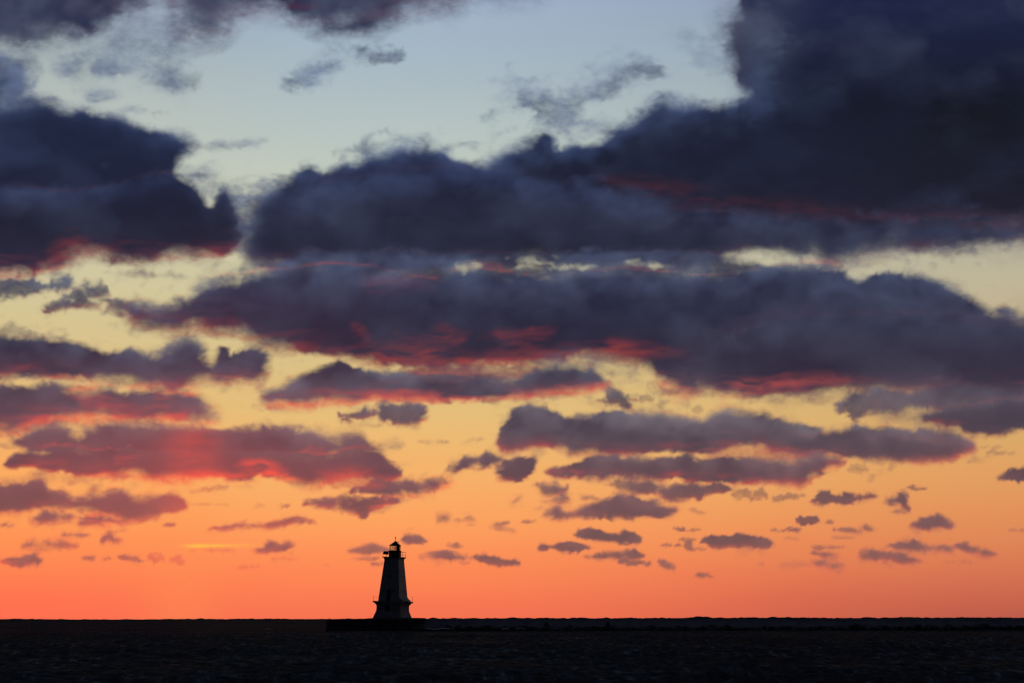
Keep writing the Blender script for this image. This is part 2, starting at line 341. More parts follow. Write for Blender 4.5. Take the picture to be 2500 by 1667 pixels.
cloud([(930,1085),(960,1068),(990,1085),(970,1098),(940,1098)], op=.5, soft=8, g=0, m0=.5, tex=.4, seed=40)
blob(1060, 1080, 40, 5, op=.25, m0=.4); blob(1150, 1075, 30, 5, op=.22, m0=.4, sl=-.15)
# --- long cloud on the left with the pillar through it
cloud([(28,1078),(62,1060),(92,1045),(122,1040),(156,1040),(176,1050),(196,1062),(212,1050),(242,1038),(272,1035),(302,1038),(342,1040),(382,1042),(422,1039),(452,1040),(482,1044),(512,1047),(542,1056),(602,1050),(642,1044),(702,1049),(742,1050),(782,1057),(822,1068),(850,1058),(882,1068),(906,1085),(932,1092),(900,1104),(860,1110),(700,1130),(300,1130),(120,1105),(60,1095)], soft=9, g=.12, gw=20, t=.6, tw=30, m0=.08, seed=41, rough=.16)
cloud([(14,1128),(24,1115),(42,1106),(72,1098),(112,1092),(180,1096),(230,1102),(330,1100),(450,1110),(600,1112),(700,1115),(780,1112),(840,1105),(905,1104),(930,1110),(950,1135),(988,1157),(960,1166),(930,1170),(882,1165),(850,1158),(815,1172),(768,1178),(742,1182),(720,1176),(700,1164),(650,1160),(602,1165),(542,1165),(482,1168),(402,1172),(370,1168),(342,1158),(312,1152),(262,1160),(202,1160),(142,1152),(102,1145),(50,1142),(15,1138)], soft=10, softb=9, g=.95, gw=9, t=.4, tw=14, m0=.05, seed=42, rough=.16)
streak([(270,1105),(320,1112),(380,1115),(370,1125),(300,1128),(280,1140),(270,1120)], .75, soft=8, rough=.3)
streak([(560,1130),(600,1120),(660,1122),(690,1140),(700,1160),(640,1160),(660,1135),(600,1140)], .8, soft=9, rough=.35)
streak([(380,1162),(480,1152),(560,1158),(690,1158),(760,1172),(700,1175),(560,1170),(400,1176)], .8, soft=6, rough=.15)
streak([(435,1040),(515,1040),(520,1175),(430,1175)], .42, soft=42, rough=.3)
# --- lower left
K = dict(soft=8, softb=7, g=.7, gw=6, t=.4, tw=22, m0=.03)
cloud([(-290,1190),(-30,1188),(0,1184),(30,1182),(52,1177),(72,1174),(96,1172),(112,1180),(122,1195),(152,1205),(172,1214),(182,1218),(197,1211),(222,1204),(252,1207),(282,1202),(306,1197),(322,1212),(352,1215),(382,1210),(420,1208),(437,1213),(452,1225),(457,1235),(440,1240),(412,1250),(372,1258),(332,1266),(302,1272),(280,1262),(250,1255),(202,1246),(152,1236),(102,1232),(50,1246),(0,1252),(-290,1260)], seed=43, rough=.18, **K)
cloud([(68,1272),(90,1255),(110,1244),(132,1250),(160,1252),(180,1256),(176,1266),(150,1272),(102,1280)], seed=44, **K)
cloud([(183,1280),(210,1258),(240,1254),(282,1265),(312,1268),(302,1276),(250,1282),(202,1284)], seed=45, **K)
streak([(210,1275),(225,1258),(265,1258),(300,1270),(255,1272)], .6, soft=6, rough=.25)
cloud([(50,1333),(75,1321),(102,1325),(142,1316),(172,1320),(193,1330),(182,1340),(150,1339),(120,1333),(90,1342),(78,1332)], seed=46, **K)
cloud([(243,1322),(255,1308),(268,1303),(282,1312),(297,1314),(287,1323),(265,1319),(250,1327)], seed=47, **K)
cloud([(0,1368),(30,1362),(60,1358),(86,1351),(100,1361),(104,1371),(80,1382),(40,1382),(10,1376)], seed=48, **K)
for a in [(18,1282,16,6,.8,0),(185,1306,32,7,.85,0),(285,1297,25,4,.5,-.1),(218,1363,14,6,.85,0),(262,1363,8,4,.6,0),(315,1362,30,7,.75,.15),(412,1281,14,5,.8,-.1),
          (18,1090,30,8,.3,0),(632,1235,13,4,.4,0),(695,1235,14,5,.5,-.1),(510,1195,46,6,.35,-.15),(505,1231,45,3,.35,0)]:
    blob(*a[:4], op=a[4], sl=a[5])
for a in [(382,1362,22,11,.62,0),(430,1366,20,12,.62,0),(605,1384,24,5,.4,-.1),(695,1364,30,5,.3,0),(530,1343,38,5,.4,0),(465,1405,8,3,.2,0),(470,1344,9,3,.25,0),(800,1380,8,3,.2,0)]:
    blob(*a[:4], op=a[4], sl=a[5], gmin=.55)
cloud([(500,1292),(530,1284),(570,1282),(606,1275),(622,1280),(652,1280),(690,1268),(742,1264),(774,1272),(752,1276),(700,1281),(650,1287),(600,1287),(540,1291)], seed=49, **K)
cloud([(613,1341),(640,1334),(650,1321),(667,1321),(682,1335),(700,1323),(718,1336),(690,1343),(660,1350),(630,1348)], seed=50, **K)
cloud([(733,1230),(770,1219),(802,1216),(852,1218),(882,1214),(922,1218),(952,1212),(970,1216),(972,1225),(945,1238),(902,1249),(872,1260),(852,1256),(830,1242),(800,1236),(760,1238)], seed=51, **K)
cloud([(853,1206),(870,1190),(895,1179),(922,1174),(952,1175),(982,1171),(1012,1172),(1032,1178),(1062,1171),(1087,1168),(1100,1180),(1092,1190),(1062,1196),(1022,1206),(972,1204),(932,1208),(882,1206)], seed=52, **K)
cloud([(780,1165),(850,1150),(900,1170),(940,1185),(880,1190),(800,1185)], op=.5, soft=12, g=.3, gmin=.4, t=.2, seed=53)
# --- right of centre
cloud([(2200,955),(2330,940),(2450,945),(2800,950),(2800,1010),(2500,1005),(2380,1015),(2290,1005)], op=.9, soft=16, g=.25, m0=.16, t=0, seed=12, rough=.2)
cloud([(1218,1090),(1221,1060),(1234,1040),(1250,1013),(1270,1001),(1292,994),(1312,998),(1342,999),(1367,1009),(1402,1009),(1432,1015),(1472,1007),(1502,1004),(1542,1010),(1562,1014),(1592,1015),(1617,1012),(1652,1020),(1702,1024),(1720,1022),(1732,1009),(1750,1002),(1767,999),(1792,1006),(1832,1008),(1862,1012),(1887,1025),(1922,1035),(1962,1045),(2002,1050),(2017,1057),(2042,1054),(2072,1044),(2102,1041),(2132,1050),(2182,1044),(2252,1049),(2312,1055),(2345,1070),(2378,1082),(2376,1096),(2350,1108),(2330,1120),(2282,1130),(2242,1133),(2202,1126),(2152,1124),(2102,1114),(2052,1110),(1952,1113),(1902,1108),(1862,1090),(1822,1082),(1782,1088),(1742,1100),(1702,1102),(1652,1100),(1602,1098),(1552,1105),(1502,1106),(1442,1106),(1392,1100),(1342,1092),(1282,1098),(1240,1097)], soft=8, softb=9, g=.55, gw=9, t=.85, tw=42, m0=.06, seed=54, rough=.15)
cloud([(1880,1085),(1950,1075),(2050,1070),(2150,1075),(2250,1080),(2330,1092),(2310,1112),(2240,1122),(2150,1115),(2050,1105),(1950,1108),(1890,1100)], op=.75, soft=18, g=.2, gw=6, t=.1, d=.5, seed=55)
streak([(1740,1085),(1860,1080),(1920,1095),(2100,1112),(2000,1120),(1850,1115),(1750,1110)], .3, soft=14, rough=.3)
cloud([(1700,1095),(1800,1085),(1900,1095),(2000,1110),(1960,1130),(1820,1125),(1720,1118)], op=.55, soft=14, g=.2, gmin=.25, m0=.4, t=0, tex=.3, seed=56)
cloud([(1325,1152),(1345,1140),(1372,1144),(1402,1130),(1432,1120),(1452,1115),(1502,1113),(1522,1125),(1542,1118),(1602,1115),(1652,1118),(1682,1114),(1702,1130),(1752,1120),(1802,1117),(1852,1122),(1902,1125),(1942,1125),(1972,1114),(2022,1112),(2066,1125),(2042,1136),(2012,1145),(2008,1160),(1982,1165),(1978,1180),(1932,1183),(1852,1176),(1802,1180),(1702,1173),(1602,1166),(1502,1164),(1402,1166),(1352,1160)], soft=9, g=.6, gw=8, t=.75, tw=26, m0=.06, seed=57, rough=.17)
cloud([(2035,1005),(2050,985),(2066,960),(2076,948),(2130,952),(2202,960),(2242,965),(2266,954),(2278,975),(2250,992),(2202,990),(2152,1005),(2116,1011),(2086,1027),(2070,1010)], op=.9, soft=12, g=.15, t=.5, m0=.3, seed=58, rough=.25)
cloud([(2110,1000),(2200,960),(2300,945),(2450,950),(2800,960),(2800,1035),(2450,1020),(2350,1045),(2300,1055),(2230,1045),(2160,1030)], op=.66, soft=20, g=.2, m0=.5, t=0, tex=.45, seed=59, rough=.25)
cloud([(2245,1022),(2290,1000),(2332,1000),(2402,990),(2452,984),(2502,982),(2800,980),(2800,1035),(2502,1040),(2470,1052),(2412,1059),(2360,1052),(2330,1040),(2288,1032)], soft=14, softb=9, g=.3, gw=6, t=.4, tw=14, d=.35, seed=60, rough=.16)
K = dict(soft=7, softb=6, g=.35, gw=4, t=.5, tw=18, m0=.05)
cloud([(1083,1142),(1100,1135),(1120,1128),(1130,1114),(1150,1106),(1172,1110),(1202,1110),(1228,1118),(1216,1130),(1182,1136),(1140,1140),(1110,1147)], seed=61, **K)
cloud([(1210,1150),(1225,1140),(1250,1128),(1270,1118),(1302,1114),(1314,1125),(1311,1145),(1292,1160),(1292,1171),(1260,1173),(1225,1166)], seed=62, **K)
cloud([(1302,1180),(1330,1178),(1345,1181),(1356,1176),(1366,1190),(1378,1190),(1386,1180),(1388,1192),(1376,1203),(1350,1208),(1325,1206),(1315,1195)], op=.9, seed=63, **K)
cloud([(1325,1222),(1360,1210),(1386,1208),(1392,1218),(1370,1226),(1340,1227)], op=.85, seed=64, **K)
cloud([(1323,1259),(1345,1246),(1362,1242),(1376,1253),(1402,1250),(1432,1235),(1462,1222),(1492,1210),(1517,1206),(1542,1210),(1562,1215),(1592,1220),(1622,1232),(1655,1242),(1642,1255),(1592,1262),(1560,1265),(1502,1262),(1442,1260),(1402,1262)], seed=65, rough=.18, **K)
streak([(1520,1212),(1560,1215),(1610,1232),(1590,1240),(1540,1232)], .28, soft=10, field=lit)
cloud([(1473,1185),(1502,1175),(1552,1178),(1602,1177),(1632,1190),(1662,1184),(1702,1181),(1742,1180),(1784,1190),(1788,1200),(1752,1204),(1722,1211),(1702,1221),(1662,1226),(1630,1216),(1602,1206),(1560,1196)], op=.95, seed=66, rough=.2, **K)
cloud([(1978,1226),(1992,1210),(2000,1198),(2022,1197),(2032,1208),(2046,1215),(2060,1201),(2082,1202),(2087,1214),(2112,1203),(2132,1204),(2147,1212),(2112,1219),(2062,1229),(2022,1231)], op=.95, seed=67, **K)
cloud([(2162,1218),(2185,1212),(2198,1202),(2212,1204),(2217,1220),(2215,1230),(2224,1248),(2205,1241),(2195,1230),(2170,1231)], seed=68, **K)
cloud([(2432,1168),(2455,1155),(2466,1144),(2502,1142),(2800,1150),(2800,1178),(2502,1173),(2460,1172)], seed=69, **K)
cloud([(2213,1283),(2240,1277),(2250,1261),(2266,1250),(2286,1257),(2312,1270),(2328,1286),(2302,1291),(2250,1288)], seed=70, **K)
cloud([(1705,1320),(1725,1307),(1746,1304),(1762,1310),(1792,1306),(1822,1301),(1852,1311),(1877,1318),(1885,1330),(1866,1340),(1840,1333),(1800,1336),(1780,1333),(1756,1340),(1730,1331)], seed=71, **K)
cloud([(1398,1308),(1415,1295),(1436,1291),(1457,1291),(1477,1302),(1500,1305),(1512,1296),(1532,1294),(1552,1302),(1568,1316),(1546,1326),(1512,1324),(1476,1319),(1440,1319)], seed=72, **K)
cloud([(1308,1339),(1335,1325),(1372,1324),(1402,1324),(1432,1330),(1448,1338),(1422,1345),(1372,1345),(1330,1341)], seed=73, **K)
cloud([(1423,1361),(1450,1350),(1502,1347),(1532,1344),(1546,1335),(1566,1347),(1578,1355),(1552,1363),(1482,1364)], seed=74, **K)
cloud([(1608,1368),(1627,1366),(1642,1378),(1647,1389),(1625,1389),(1612,1380)], op=.9, seed=75, **K)
cloud([(1063,1276),(1072,1261),(1086,1256),(1095,1264),(1085,1275)], op=.8, seed=76, **K)
cloud([(973,1316),(985,1307),(1000,1305),(1022,1310),(1048,1320),(1030,1325),(990,1324)], op=.95, seed=77, **K)
cloud([(1022,1359),(1050,1350),(1087,1344),(1112,1350),(1137,1357),(1152,1364),(1125,1368),(1082,1366),(1050,1363)], seed=78, **K)
cloud([(1148,1355),(1182,1352),(1212,1359),(1242,1365),(1268,1370),(1268,1377),(1230,1379),(1190,1376),(1165,1366)], seed=79, **K)
cloud([(848,1346),(865,1335),(890,1326),(917,1326),(937,1335),(960,1346),(930,1350),(880,1349)], op=.9, seed=80, **K)
cloud([(1980,1374),(2002,1366),(2032,1372),(2060,1380),(2042,1389),(2010,1387)], seed=81, **K)
cloud([(2095,1364),(2103,1345),(2122,1339),(2152,1344),(2192,1350),(2217,1360),(2247,1368),(2235,1375),(2205,1373),(2170,1369),(2120,1367)], seed=82, **K)
cloud([(2163,1327),(2202,1324),(2217,1321),(2236,1315),(2257,1325),(2282,1335),(2296,1326),(2312,1335),(2328,1344),(2290,1341),(2246,1347),(2205,1341)], seed=83, **K)
cloud([(2328,1327),(2352,1324),(2382,1335),(2412,1345),(2434,1354),(2402,1356),(2360,1346),(2335,1339)], seed=84, **K)
for a in [(1290,1273,18,5,.8,0),(1120,1270,13,5,.45,0),(1150,1266,18,6,.5,.1),(1150,1282,12,4,.4,0),(1220,1280,26,5,.6,-.15),(1235,1292,26,6,.35,.1),(1440,1216,22,5,.45,0),(1265,1218,10,5,.5,-.4),
          (1810,1209,26,14,.5,0),(1852,1208,19,14,.5,0),(1930,1213,42,9,.5,-.1),(2196,1249,20,4,.6,0),(2237,1192,22,7,.8,0),(1976,1272,33,11,.95,0),(2025,1274,10,6,.75,0),
          (1930,1293,24,6,.8,0),(1895,1296,14,4,.5,0),(1932,1314,20,6,.25,0),(2066,1294,32,6,.75,.05),(2119,1290,14,7,.7,.3),(1661,1293,17,5,.75,.1),(1695,1294,14,4,.5,0),(1680,1317,22,6,.6,0),(1640,1331,20,5,.85,0),(1682,1333,13,10,.75,0),(1712,1340,14,4,.6,0),
          (1540,1373,34,8,.95,0),(1583,1377,8,7,.8,0),(1718,1405,22,6,.85,.1),(2020,1337,40,5,.6,-.05),(2010,1353,28,6,.85,.1),(1945,1378,30,5,.45,.05),(2495,1293,32,5,.6,0),(1108,1333,22,7,.55,0),(1133,1374,13,3,.55,0),
          (890,1363,42,4,.65,-.03),(926,1376,17,4,.7,0),(2170,1380,14,5,.3,.4),(1700,1247,18,6,.3,.3),(2100,1145,26,14,.3,0),(2180,1140,14,8,.3,0),(2380,1125,20,10,.3,0),(1515,1168,50,10,.3,0),(1860,1377,8,4,.3,0),(2320,1372,14,4,.2,0),(2360,1372,12,4,.2,0),(2060,1312,22,3,.35,0),(1000,1290,10,3,.2,0),
          (1580,975,16,14,.35,0),(1615,985,14,12,.3,0),(1640,960,20,10,.35,0),(1705,1000,14,10,.3,0),(2440,1105,40,6,.35,.05),(2420,1090,30,5,.3,0),(2330,1335,10,3,.3,0)]:
    blob(*a[:4], op=a[4], sl=a[5])
cov = np.clip(cov, 0, 1)
# the last light warms every cloud near the place where the sun set
warm = 0.2 * np.exp(-((XX - 430) / 480.0) ** 2) * (0.3 * smooth(YY, 560, 860) + 0.7 * smooth(YY, 860, 1180))
pillar = 0.26 * np.exp(-((XX - 470) / 80.0) ** 2) * smooth(YY, 1000, 1100)
c1 = np.maximum(cov, 1e-3)
glow = np.clip(glow / c1, 0, 1); dark = np.clip(dark / c1, 0, 1); lit = np.clip(lit / c1, 0, 1) * (1 - 0.7 * smooth(dark, .45, 1))
glow = 1 - (1 - glow) * (1 - warm) * (1 - pillar)
flare = np.exp(-((XX - 475) / (26 + 85 * (XX > 475))) ** 2 - ((YY - 1331.5 + (XX - 475) * .008) / 3.8) ** 2) * (0.85 + 0.15 * OCT[3][:, :W_])
fine = (0.07 * OCT[4] + 0.05 * OCT[5])[:, :W_]
cov = np.clip(cov + fine * 4 * cov * (1 - cov), 0, 1)

# ------------------------------------------------------------------ sky dome that carries them
def build_sky():
    fine_az = np.linspace(-11.4, 11.4, 960)
    rest = np.concatenate([np.linspace(-180, -60, 41), np.linspace(-57.5, -26, 30), np.linspace(-25.5, -11.5, 90)])
    az = np.concatenate([rest, fine_az, -rest[::-1][:-1]])
    el = np.concatenate([[-3.0, -1.5, -0.6], np.linspace(-0.25, 13.2, 570), 13.2 + 76.3 * np.linspace(0.004, 1, 60) ** 1.7])
    A, E = np.meshgrid(np.radians(az), np.radians(el))
    dx = np.cos(E) * np.sin(A); dy = np.cos(E) * np.cos(A); dz = np.sin(E)
    RAD = 120000.0
    v = np.stack([dx, dy, dz], -1).reshape(-1, 3)
    c = v @ CM                                  # into camera axes
    ok = c[:, 2] < -0.05
    z = np.where(ok, -c[:, 2], 1)
    px = np.where(ok, 1250 + FPX * c[:, 0] / z, -1e6)
    py = np.where(ok, 833.5 - FPX * c[:, 1] / z, -1e6)
    inside = smooth(px, -270, -120) * smooth(-px, -2780, -2620) * smooth(py, -270, -120)
    fx = np.clip((px - GX[0]) / STEP, 0, W_ - 1.001); fy = np.clip((py - GY[0]) / STEP, 0, H_ - 1.001)
    ix = fx.astype(int); iy = fy.astype(int); fx -= ix; fy -= iy
    def samp(F):
        return (F[iy, ix] * (1 - fx) + F[iy, ix + 1] * fx) * (1 - fy) + (F[iy + 1, ix] * (1 - fx) + F[iy + 1, ix + 1] * fx) * fy
    # the rest of the sky: the same banks going on to the sides, overhead and behind
    Ad = np.degrees(A).ravel(); Ed = np.degrees(E).ravel()
    el_s = np.log1p(np.maximum(Ed, 0) / 3.0) * 6
    ca, sa = np.cos(np.radians(Ad)) * 9, np.sin(np.radians(Ad)) * 9
    el_s = el_s + 0.25 * vnoise(sa * 2, ca * 2 + el_s, 70)
    nn = 0.8 * vnoise(sa + ca * .3, el_s * 0.9 + ca, 71) + 0.6 * vnoise(sa * 2.3, el_s * 2.1 + ca * 2, 72) + 0.4 * vnoise(sa * 5, el_s * 4.5 + ca * 4, 73) + 0.26 * vnoise(sa * 11, el_s * 9 + ca * 9, 76) + 0.15 * vnoise(sa * 23, el_s * 18 + ca * 20, 77)
    amount = -0.42 + 1.05 * smooth(Ed, 1.5, 13)
    oc = smooth(nn + amount, -0.08, 0.28)
    og = np.clip(0.25 * vnoise(sa * 2, el_s * 2, 74), 0, 1) * np.exp(-Ed / 9)
    ol = np.clip(0.25 + 0.3 * vnoise(sa * 3, el_s, 75), 0, 1)
    od = 0.4 * smooth(Ed, 8, 40)
    fields = [samp(F) * inside + O * (1 - inside) for F, O in ((cov, oc), (glow, og), (lit, ol), (dark, od))]
    fl = samp(flare) * inside
    ny, nx = A.shape
    P = v * RAD
    P = np.vstack([P, [[0, 0, RAD]]])
    i = np.arange(ny - 1)[:, None] * nx; j = np.arange(nx)[None, :]; j2 = (j + 1) % nx
    q = np.stack([i + j, i + nx + j, i + nx + j2, i + j2], -1).reshape(-1, 4)   # faces look inwards
    top = (ny - 1) * nx
    t = np.stack([top + np.arange(nx), np.full(nx, ny * nx), top + (np.arange(nx) + 1) % nx], -1)
    me = bpy.data.meshes.new("sky")
    me.vertices.add(len(P)); me.vertices.foreach_set("co", P.astype(np.float32).ravel())
    nl = q.size + t.size
    me.loops.add(nl); me.loops.foreach_set("vertex_index", np.concatenate([q.ravel(), t.ravel()]).astype(np.int32))
    nf = len(q) + len(t)
    me.polygons.add(nf)
    me.polygons.foreach_set("loop_start", np.concatenate([np.arange(len(q)) * 4, len(q) * 4 + np.arange(len(t)) * 3]).astype(np.int32))
    me.update(calc_edges=True)
    at1 = me.attributes.new("cloud", 'FLOAT_COLOR', 'POINT')
    buf = np.zeros((len(P), 4), np.float32)
    for k, f in enumerate(fields): buf[:-1, k] = f
    buf[-1] = (1, 0, .2, .4)
    at1.data.foreach_set("color", buf.ravel())
    at2 = me.attributes.new("flare", 'FLOAT', 'POINT')
    b2 = np.zeros(len(P), np.float32); b2[:-1] = fl
    at2.data.foreach_set("value", b2)
    at3 = me.attributes.new("thick", 'FLOAT', 'POINT')
    b3 = np.full(len(P), .4, np.float32); b3[:-1] = fields[3]
    at3.data.foreach_set("value", b3)
    me.validate()
    ob = bpy.data.objects.new("sky", me)
    COL.objects.link(ob)
    ob['kind'] = 'structure'
    ob['label'] = 'sunset sky with dark broken cloud banks over an orange horizon'
    return ob, RAD

def el_of(y):
    return math.degrees(math.asin(to_dir(1250, y).z))

def sky_material(ob):
    m = bpy.data.materials.new("sunset_sky")
    m.use_nodes = True
    nt = m.node_tree; nt.nodes.clear(); N = nt.nodes.new; L = nt.links.new
    out = N('ShaderNodeOutputMaterial'); em = N('ShaderNodeEmission')
    L(em.outputs[0], out.inputs['Surface'])
    geo = N('ShaderNodeNewGeometry')
    nrm = N('ShaderNodeVectorMath'); nrm.operation = 'NORMALIZE'; L(geo.outputs['Position'], nrm.inputs[0])
    sep = N('ShaderNodeSeparateXYZ'); L(nrm.outputs[0], sep.inputs[0])
    def M(op, a, b=None, c=None, clamp=False):
        n = N('ShaderNodeMath'); n.operation = op; n.use_clamp = clamp
        for i, x in enumerate((a, b, c)):
            if x is None: continue
            if isinstance(x, (int, float)): n.inputs[i].default_value = x
            else: L(x, n.inputs[i])
        return n.outputs[0]
    el = M('MULTIPLY', M('ARCSINE', sep.outputs['Z']), 180 / math.pi)
    az = M('MULTIPLY', M('ARCTAN2', sep.outputs['X'], sep.outputs['Y']), 180 / math.pi)
    ELMAX = 16.0
    # slow unevenness of the air
    tn = N('ShaderNodeTexNoise'); tn.inputs['Scale'].default_value = 9; tn.inputs['Detail'].default_value = 3
    mp = N('ShaderNodeMapping'); mp.inputs['Scale'].default_value = (1, 1, 4); L(nrm.outputs[0], mp.inputs['Vector']); L(mp.outputs[0], tn.inputs['Vector'])
    el_j = M('ADD', el, M('MULTIPLY', M('SUBTRACT', tn.outputs['Fac'], 0.5), 0.5))
    e01 = M('MULTIPLY', el_j, 1 / ELMAX, clamp=True)
    def ramp(table, fac):
        r = N('ShaderNodeValToRGB')
        pts = sorted((min(1, max(0, el_of(y) / ELMAX)), c) for y, c in table)
        cr = r.color_ramp
        cr.elements[0].position = pts[0][0]; cr.elements[1].position = pts[-1][0]
        cr.elements[0].color = (*lin(pts[0][1]), 1); cr.elements[1].color = (*lin(pts[-1][1]), 1)
        for p, c in pts[1:-1]:
            e = cr.elements.new(p); e.color = (*lin(c), 1)
        L(fac, r.inputs['Fac'])
        return r.outputs['Color']
    def mix(f, a, b):
        n = N('ShaderNodeMix'); n.data_type = 'RGBA'
        if isinstance(f, (int, float)): n.inputs[0].default_value = f
        else: L(f, n.inputs[0])
        for k, x in ((6, a), (7, b)):
            if isinstance(x, tuple): n.inputs[k].default_value = (*lin(x), 1)
            else: L(x, n.inputs[k])
        return n.outputs[2]
    def sm(x, a, b):
        n = N('ShaderNodeMapRange'); n.interpolation_type = 'SMOOTHSTEP'
        L(x, n.inputs[0]); n.inputs[1].default_value = a; n.inputs[2].default_value = b
        return n.outputs[0]
    centre = ramp(CLEAR, e01); right = ramp(CLEAR_RIGHT, e01); left = ramp(CLEAR_LEFT, e01)
    clear = mix(sm(az, -2.5, 11.5), centre, right)
    clear = mix(sm(az, -3.0, -10.5), clear, left)
    # faint sun pillar above the place where the sun went down
    dp = M('DIVIDE', M('SUBTRACT', az, SUN_AZ), 0.8)
    pil = M('MULTIPLY', M('EXPONENT', M('MULTIPLY', M('MULTIPLY', dp, dp), -1)), M('MULTIPLY', sm(el, 4.5, 0.2), 0.3))
    clear = mix(pil, clear, (255, 146, 82))
    at1 = N('ShaderNodeAttribute'); at1.attribute_name = 'cloud'
    at2 = N('ShaderNodeAttribute'); at2.attribute_name = 'flare'
    at3 = N('ShaderNodeAttribute'); at3.attribute_name = 'thick'
    clear = mix(at2.outputs['Fac'], clear, (255, 198, 74))
    cs = N('ShaderNodeSeparateColor'); L(at1.outputs['Color'], cs.inputs[0])
    # fine vapour inside the clouds
    tf = N('ShaderNodeTexNoise'); tf.inputs['Scale'].default_value = 34; tf.inputs['Detail'].default_value = 7; tf.inputs['Roughness'].default_value = .55
    mp2 = N('ShaderNodeMapping'); mp2.inputs['Scale'].default_value = (1, 1, 1.8); L(nrm.outputs[0], mp2.inputs['Vector']); L(mp2.outputs[0], tf.inputs['Vector'])
    fn = M('SUBTRACT', tf.outputs['Fac'], 0.5)
    litf = M('ADD', cs.outputs['Blue'], M('MULTIPLY', fn, 0.22), clamp=True)
    glf = M('ADD', cs.outputs['Green'], M('MULTIPLY', M('MULTIPLY', fn, 0.5), cs.outputs['Green']), clamp=True)
    body = ramp(BODY, e01)
    te = N('ShaderNodeTexNoise'); te.inputs['Scale'].default_value = 130; te.inputs['Detail'].default_value = 6; te.inputs['Roughness'].default_value = .6
    mp3 = N('ShaderNodeMapping'); mp3.inputs['Scale'].default_value = (1, 1, 2.2); L(nrm.outputs[0], mp3.inputs['Vector']); L(mp3.outputs[0], te.inputs['Vector'])
    c0 = cs.outputs['Red']
    edge = M('MULTIPLY', M('MULTIPLY', c0, M('SUBTRACT', 1.0, c0)), 4.0)
    covf = M('ADD', c0, M('MULTIPLY', M('MULTIPLY', M('SUBTRACT', te.outputs['Fac'], 0.5), 0.9), edge), clamp=True)
    deep = ramp(DEEP, e01)
    col = mix(at3.outputs['Fac'], body, deep)
    col = mix(litf, col, ramp(LIT, e01))
    col = mix(glf, col, ramp(GLOW, e01))
    col = mix(covf, clear, col)
    # dusk falls off to the sides and behind
    cosaz = M('MULTIPLY', sep.outputs['Y'], 1.0)
    dusk = sm(cosaz, 0.9, -0.1)
    east = mix(sm(el, 0, 30), EAST_LOW, EAST_HIGH)
    east = mix(M('MULTIPLY', cs.outputs['Red'], 0.7), east, EAST_CLOUD)
    col = mix(dusk, col, east)
    L(col, em.inputs['Color'])
    em.inputs['Strength'].default_value = 1.0
    try: m.cycles.emission_sampling = 'NONE'
    except Exception: pass
    ob.data.materials.append(m)

CLEAR = [(0,(161,177,201)),(100,(163,182,197)),(210,(173,188,195)),(310,(182,195,193)),(410,(192,201,190)),(520,(200,200,178)),(650,(205,199,165)),(750,(210,197,152)),(850,(216,193,138)),(930,(222,191,128)),(1010,(230,190,122)),(1080,(238,185,114)),(1150,(246,178,106)),(1220,(251,169,100)),(1280,(254,160,94)),(1330,(254,150,90)),(1380,(254,140,86)),(1430,(253,130,84)),(1470,(249,121,82)),(1515,(246,115,81))]
CLEAR_LEFT = [(0,(150,160,175)),(110,(160,172,178)),(210,(176,186,182)),(310,(186,192,184)),(410,(196,198,180)),(520,(202,199,170)),(650,(208,199,162)),(750,(212,197,150)),(850,(219,194,140)),(930,(226,190,128)),(1010,(235,184,116)),(1080,(244,178,106)),(1150,(252,172,98)),(1220,(255,163,92)),(1280,(255,153,88)),(1330,(255,143,84)),(1380,(255,134,83)),(1430,(255,122,81)),(1470,(255,115,80)),(1515,(255,112,80))]
CLEAR_RIGHT = [(0,(138,152,175)),(210,(152,166,176)),(410,(165,175,170)),(620,(184,178,156)),(700,(190,180,152)),(820,(196,176,138)),(930,(204,174,120)),(1010,(212,172,112)),(1080,(218,168,104)),(1150,(224,160,98)),(1220,(226,150,92)),(1290,(224,138,88)),(1360,(218,124,84)),(1430,(206,108,80)),(1470,(196,98,76)),(1515,(186,92,74))]
BODY = [(0,(36,42,70)),(250,(34,42,70)),(400,(34,42,70)),(500,(38,41,66)),(600,(42,43,64)),(700,(44,46,70)),(800,(43,42,62)),(900,(54,48,66)),(1000,(76,66,80)),(1080,(84,70,80)),(1150,(96,72,80)),(1220,(106,78,82)),(1300,(116,84,84)),(1370,(128,88,84)),(1430,(142,94,84))]
DEEP = [(0,(28,34,66)),(130,(26,29,52)),(250,(21,23,32)),(400,(26,25,30)),(550,(30,28,38)),(700,(36,36,56)),(850,(40,36,54)),(1000,(58,50,66)),(1150,(80,66,76)),(1430,(130,85,85))]
LIT = [(0,(118,126,150)),(130,(108,122,148)),(250,(88,104,144)),(400,(76,92,134)),(550,(84,96,126)),(700,(84,94,122)),(850,(92,94,116)),(950,(108,102,116)),(1050,(120,108,116)),(1150,(138,106,110)),(1250,(156,108,106)),(1350,(172,112,102)),(1430,(184,110,96))]
GLOW = [(0,(120,66,76)),(300,(95,50,60)),(480,(92,44,48)),(560,(104,48,52)),(640,(168,74,72)),(740,(186,88,86)),(800,(146,60,62)),(870,(152,64,64)),(940,(198,86,80)),(1020,(228,88,78)),(1090,(220,84,76)),(1160,(246,90,74)),(1250,(244,104,82)),(1330,(246,106,86)),(1430,(250,100,80))]
EAST_LOW = (34, 34, 46)
EAST_HIGH = (24, 27, 42)
EAST_CLOUD = (18, 20, 28)
sky_ob, SKY_R = build_sky()
sky_material(sky_ob)

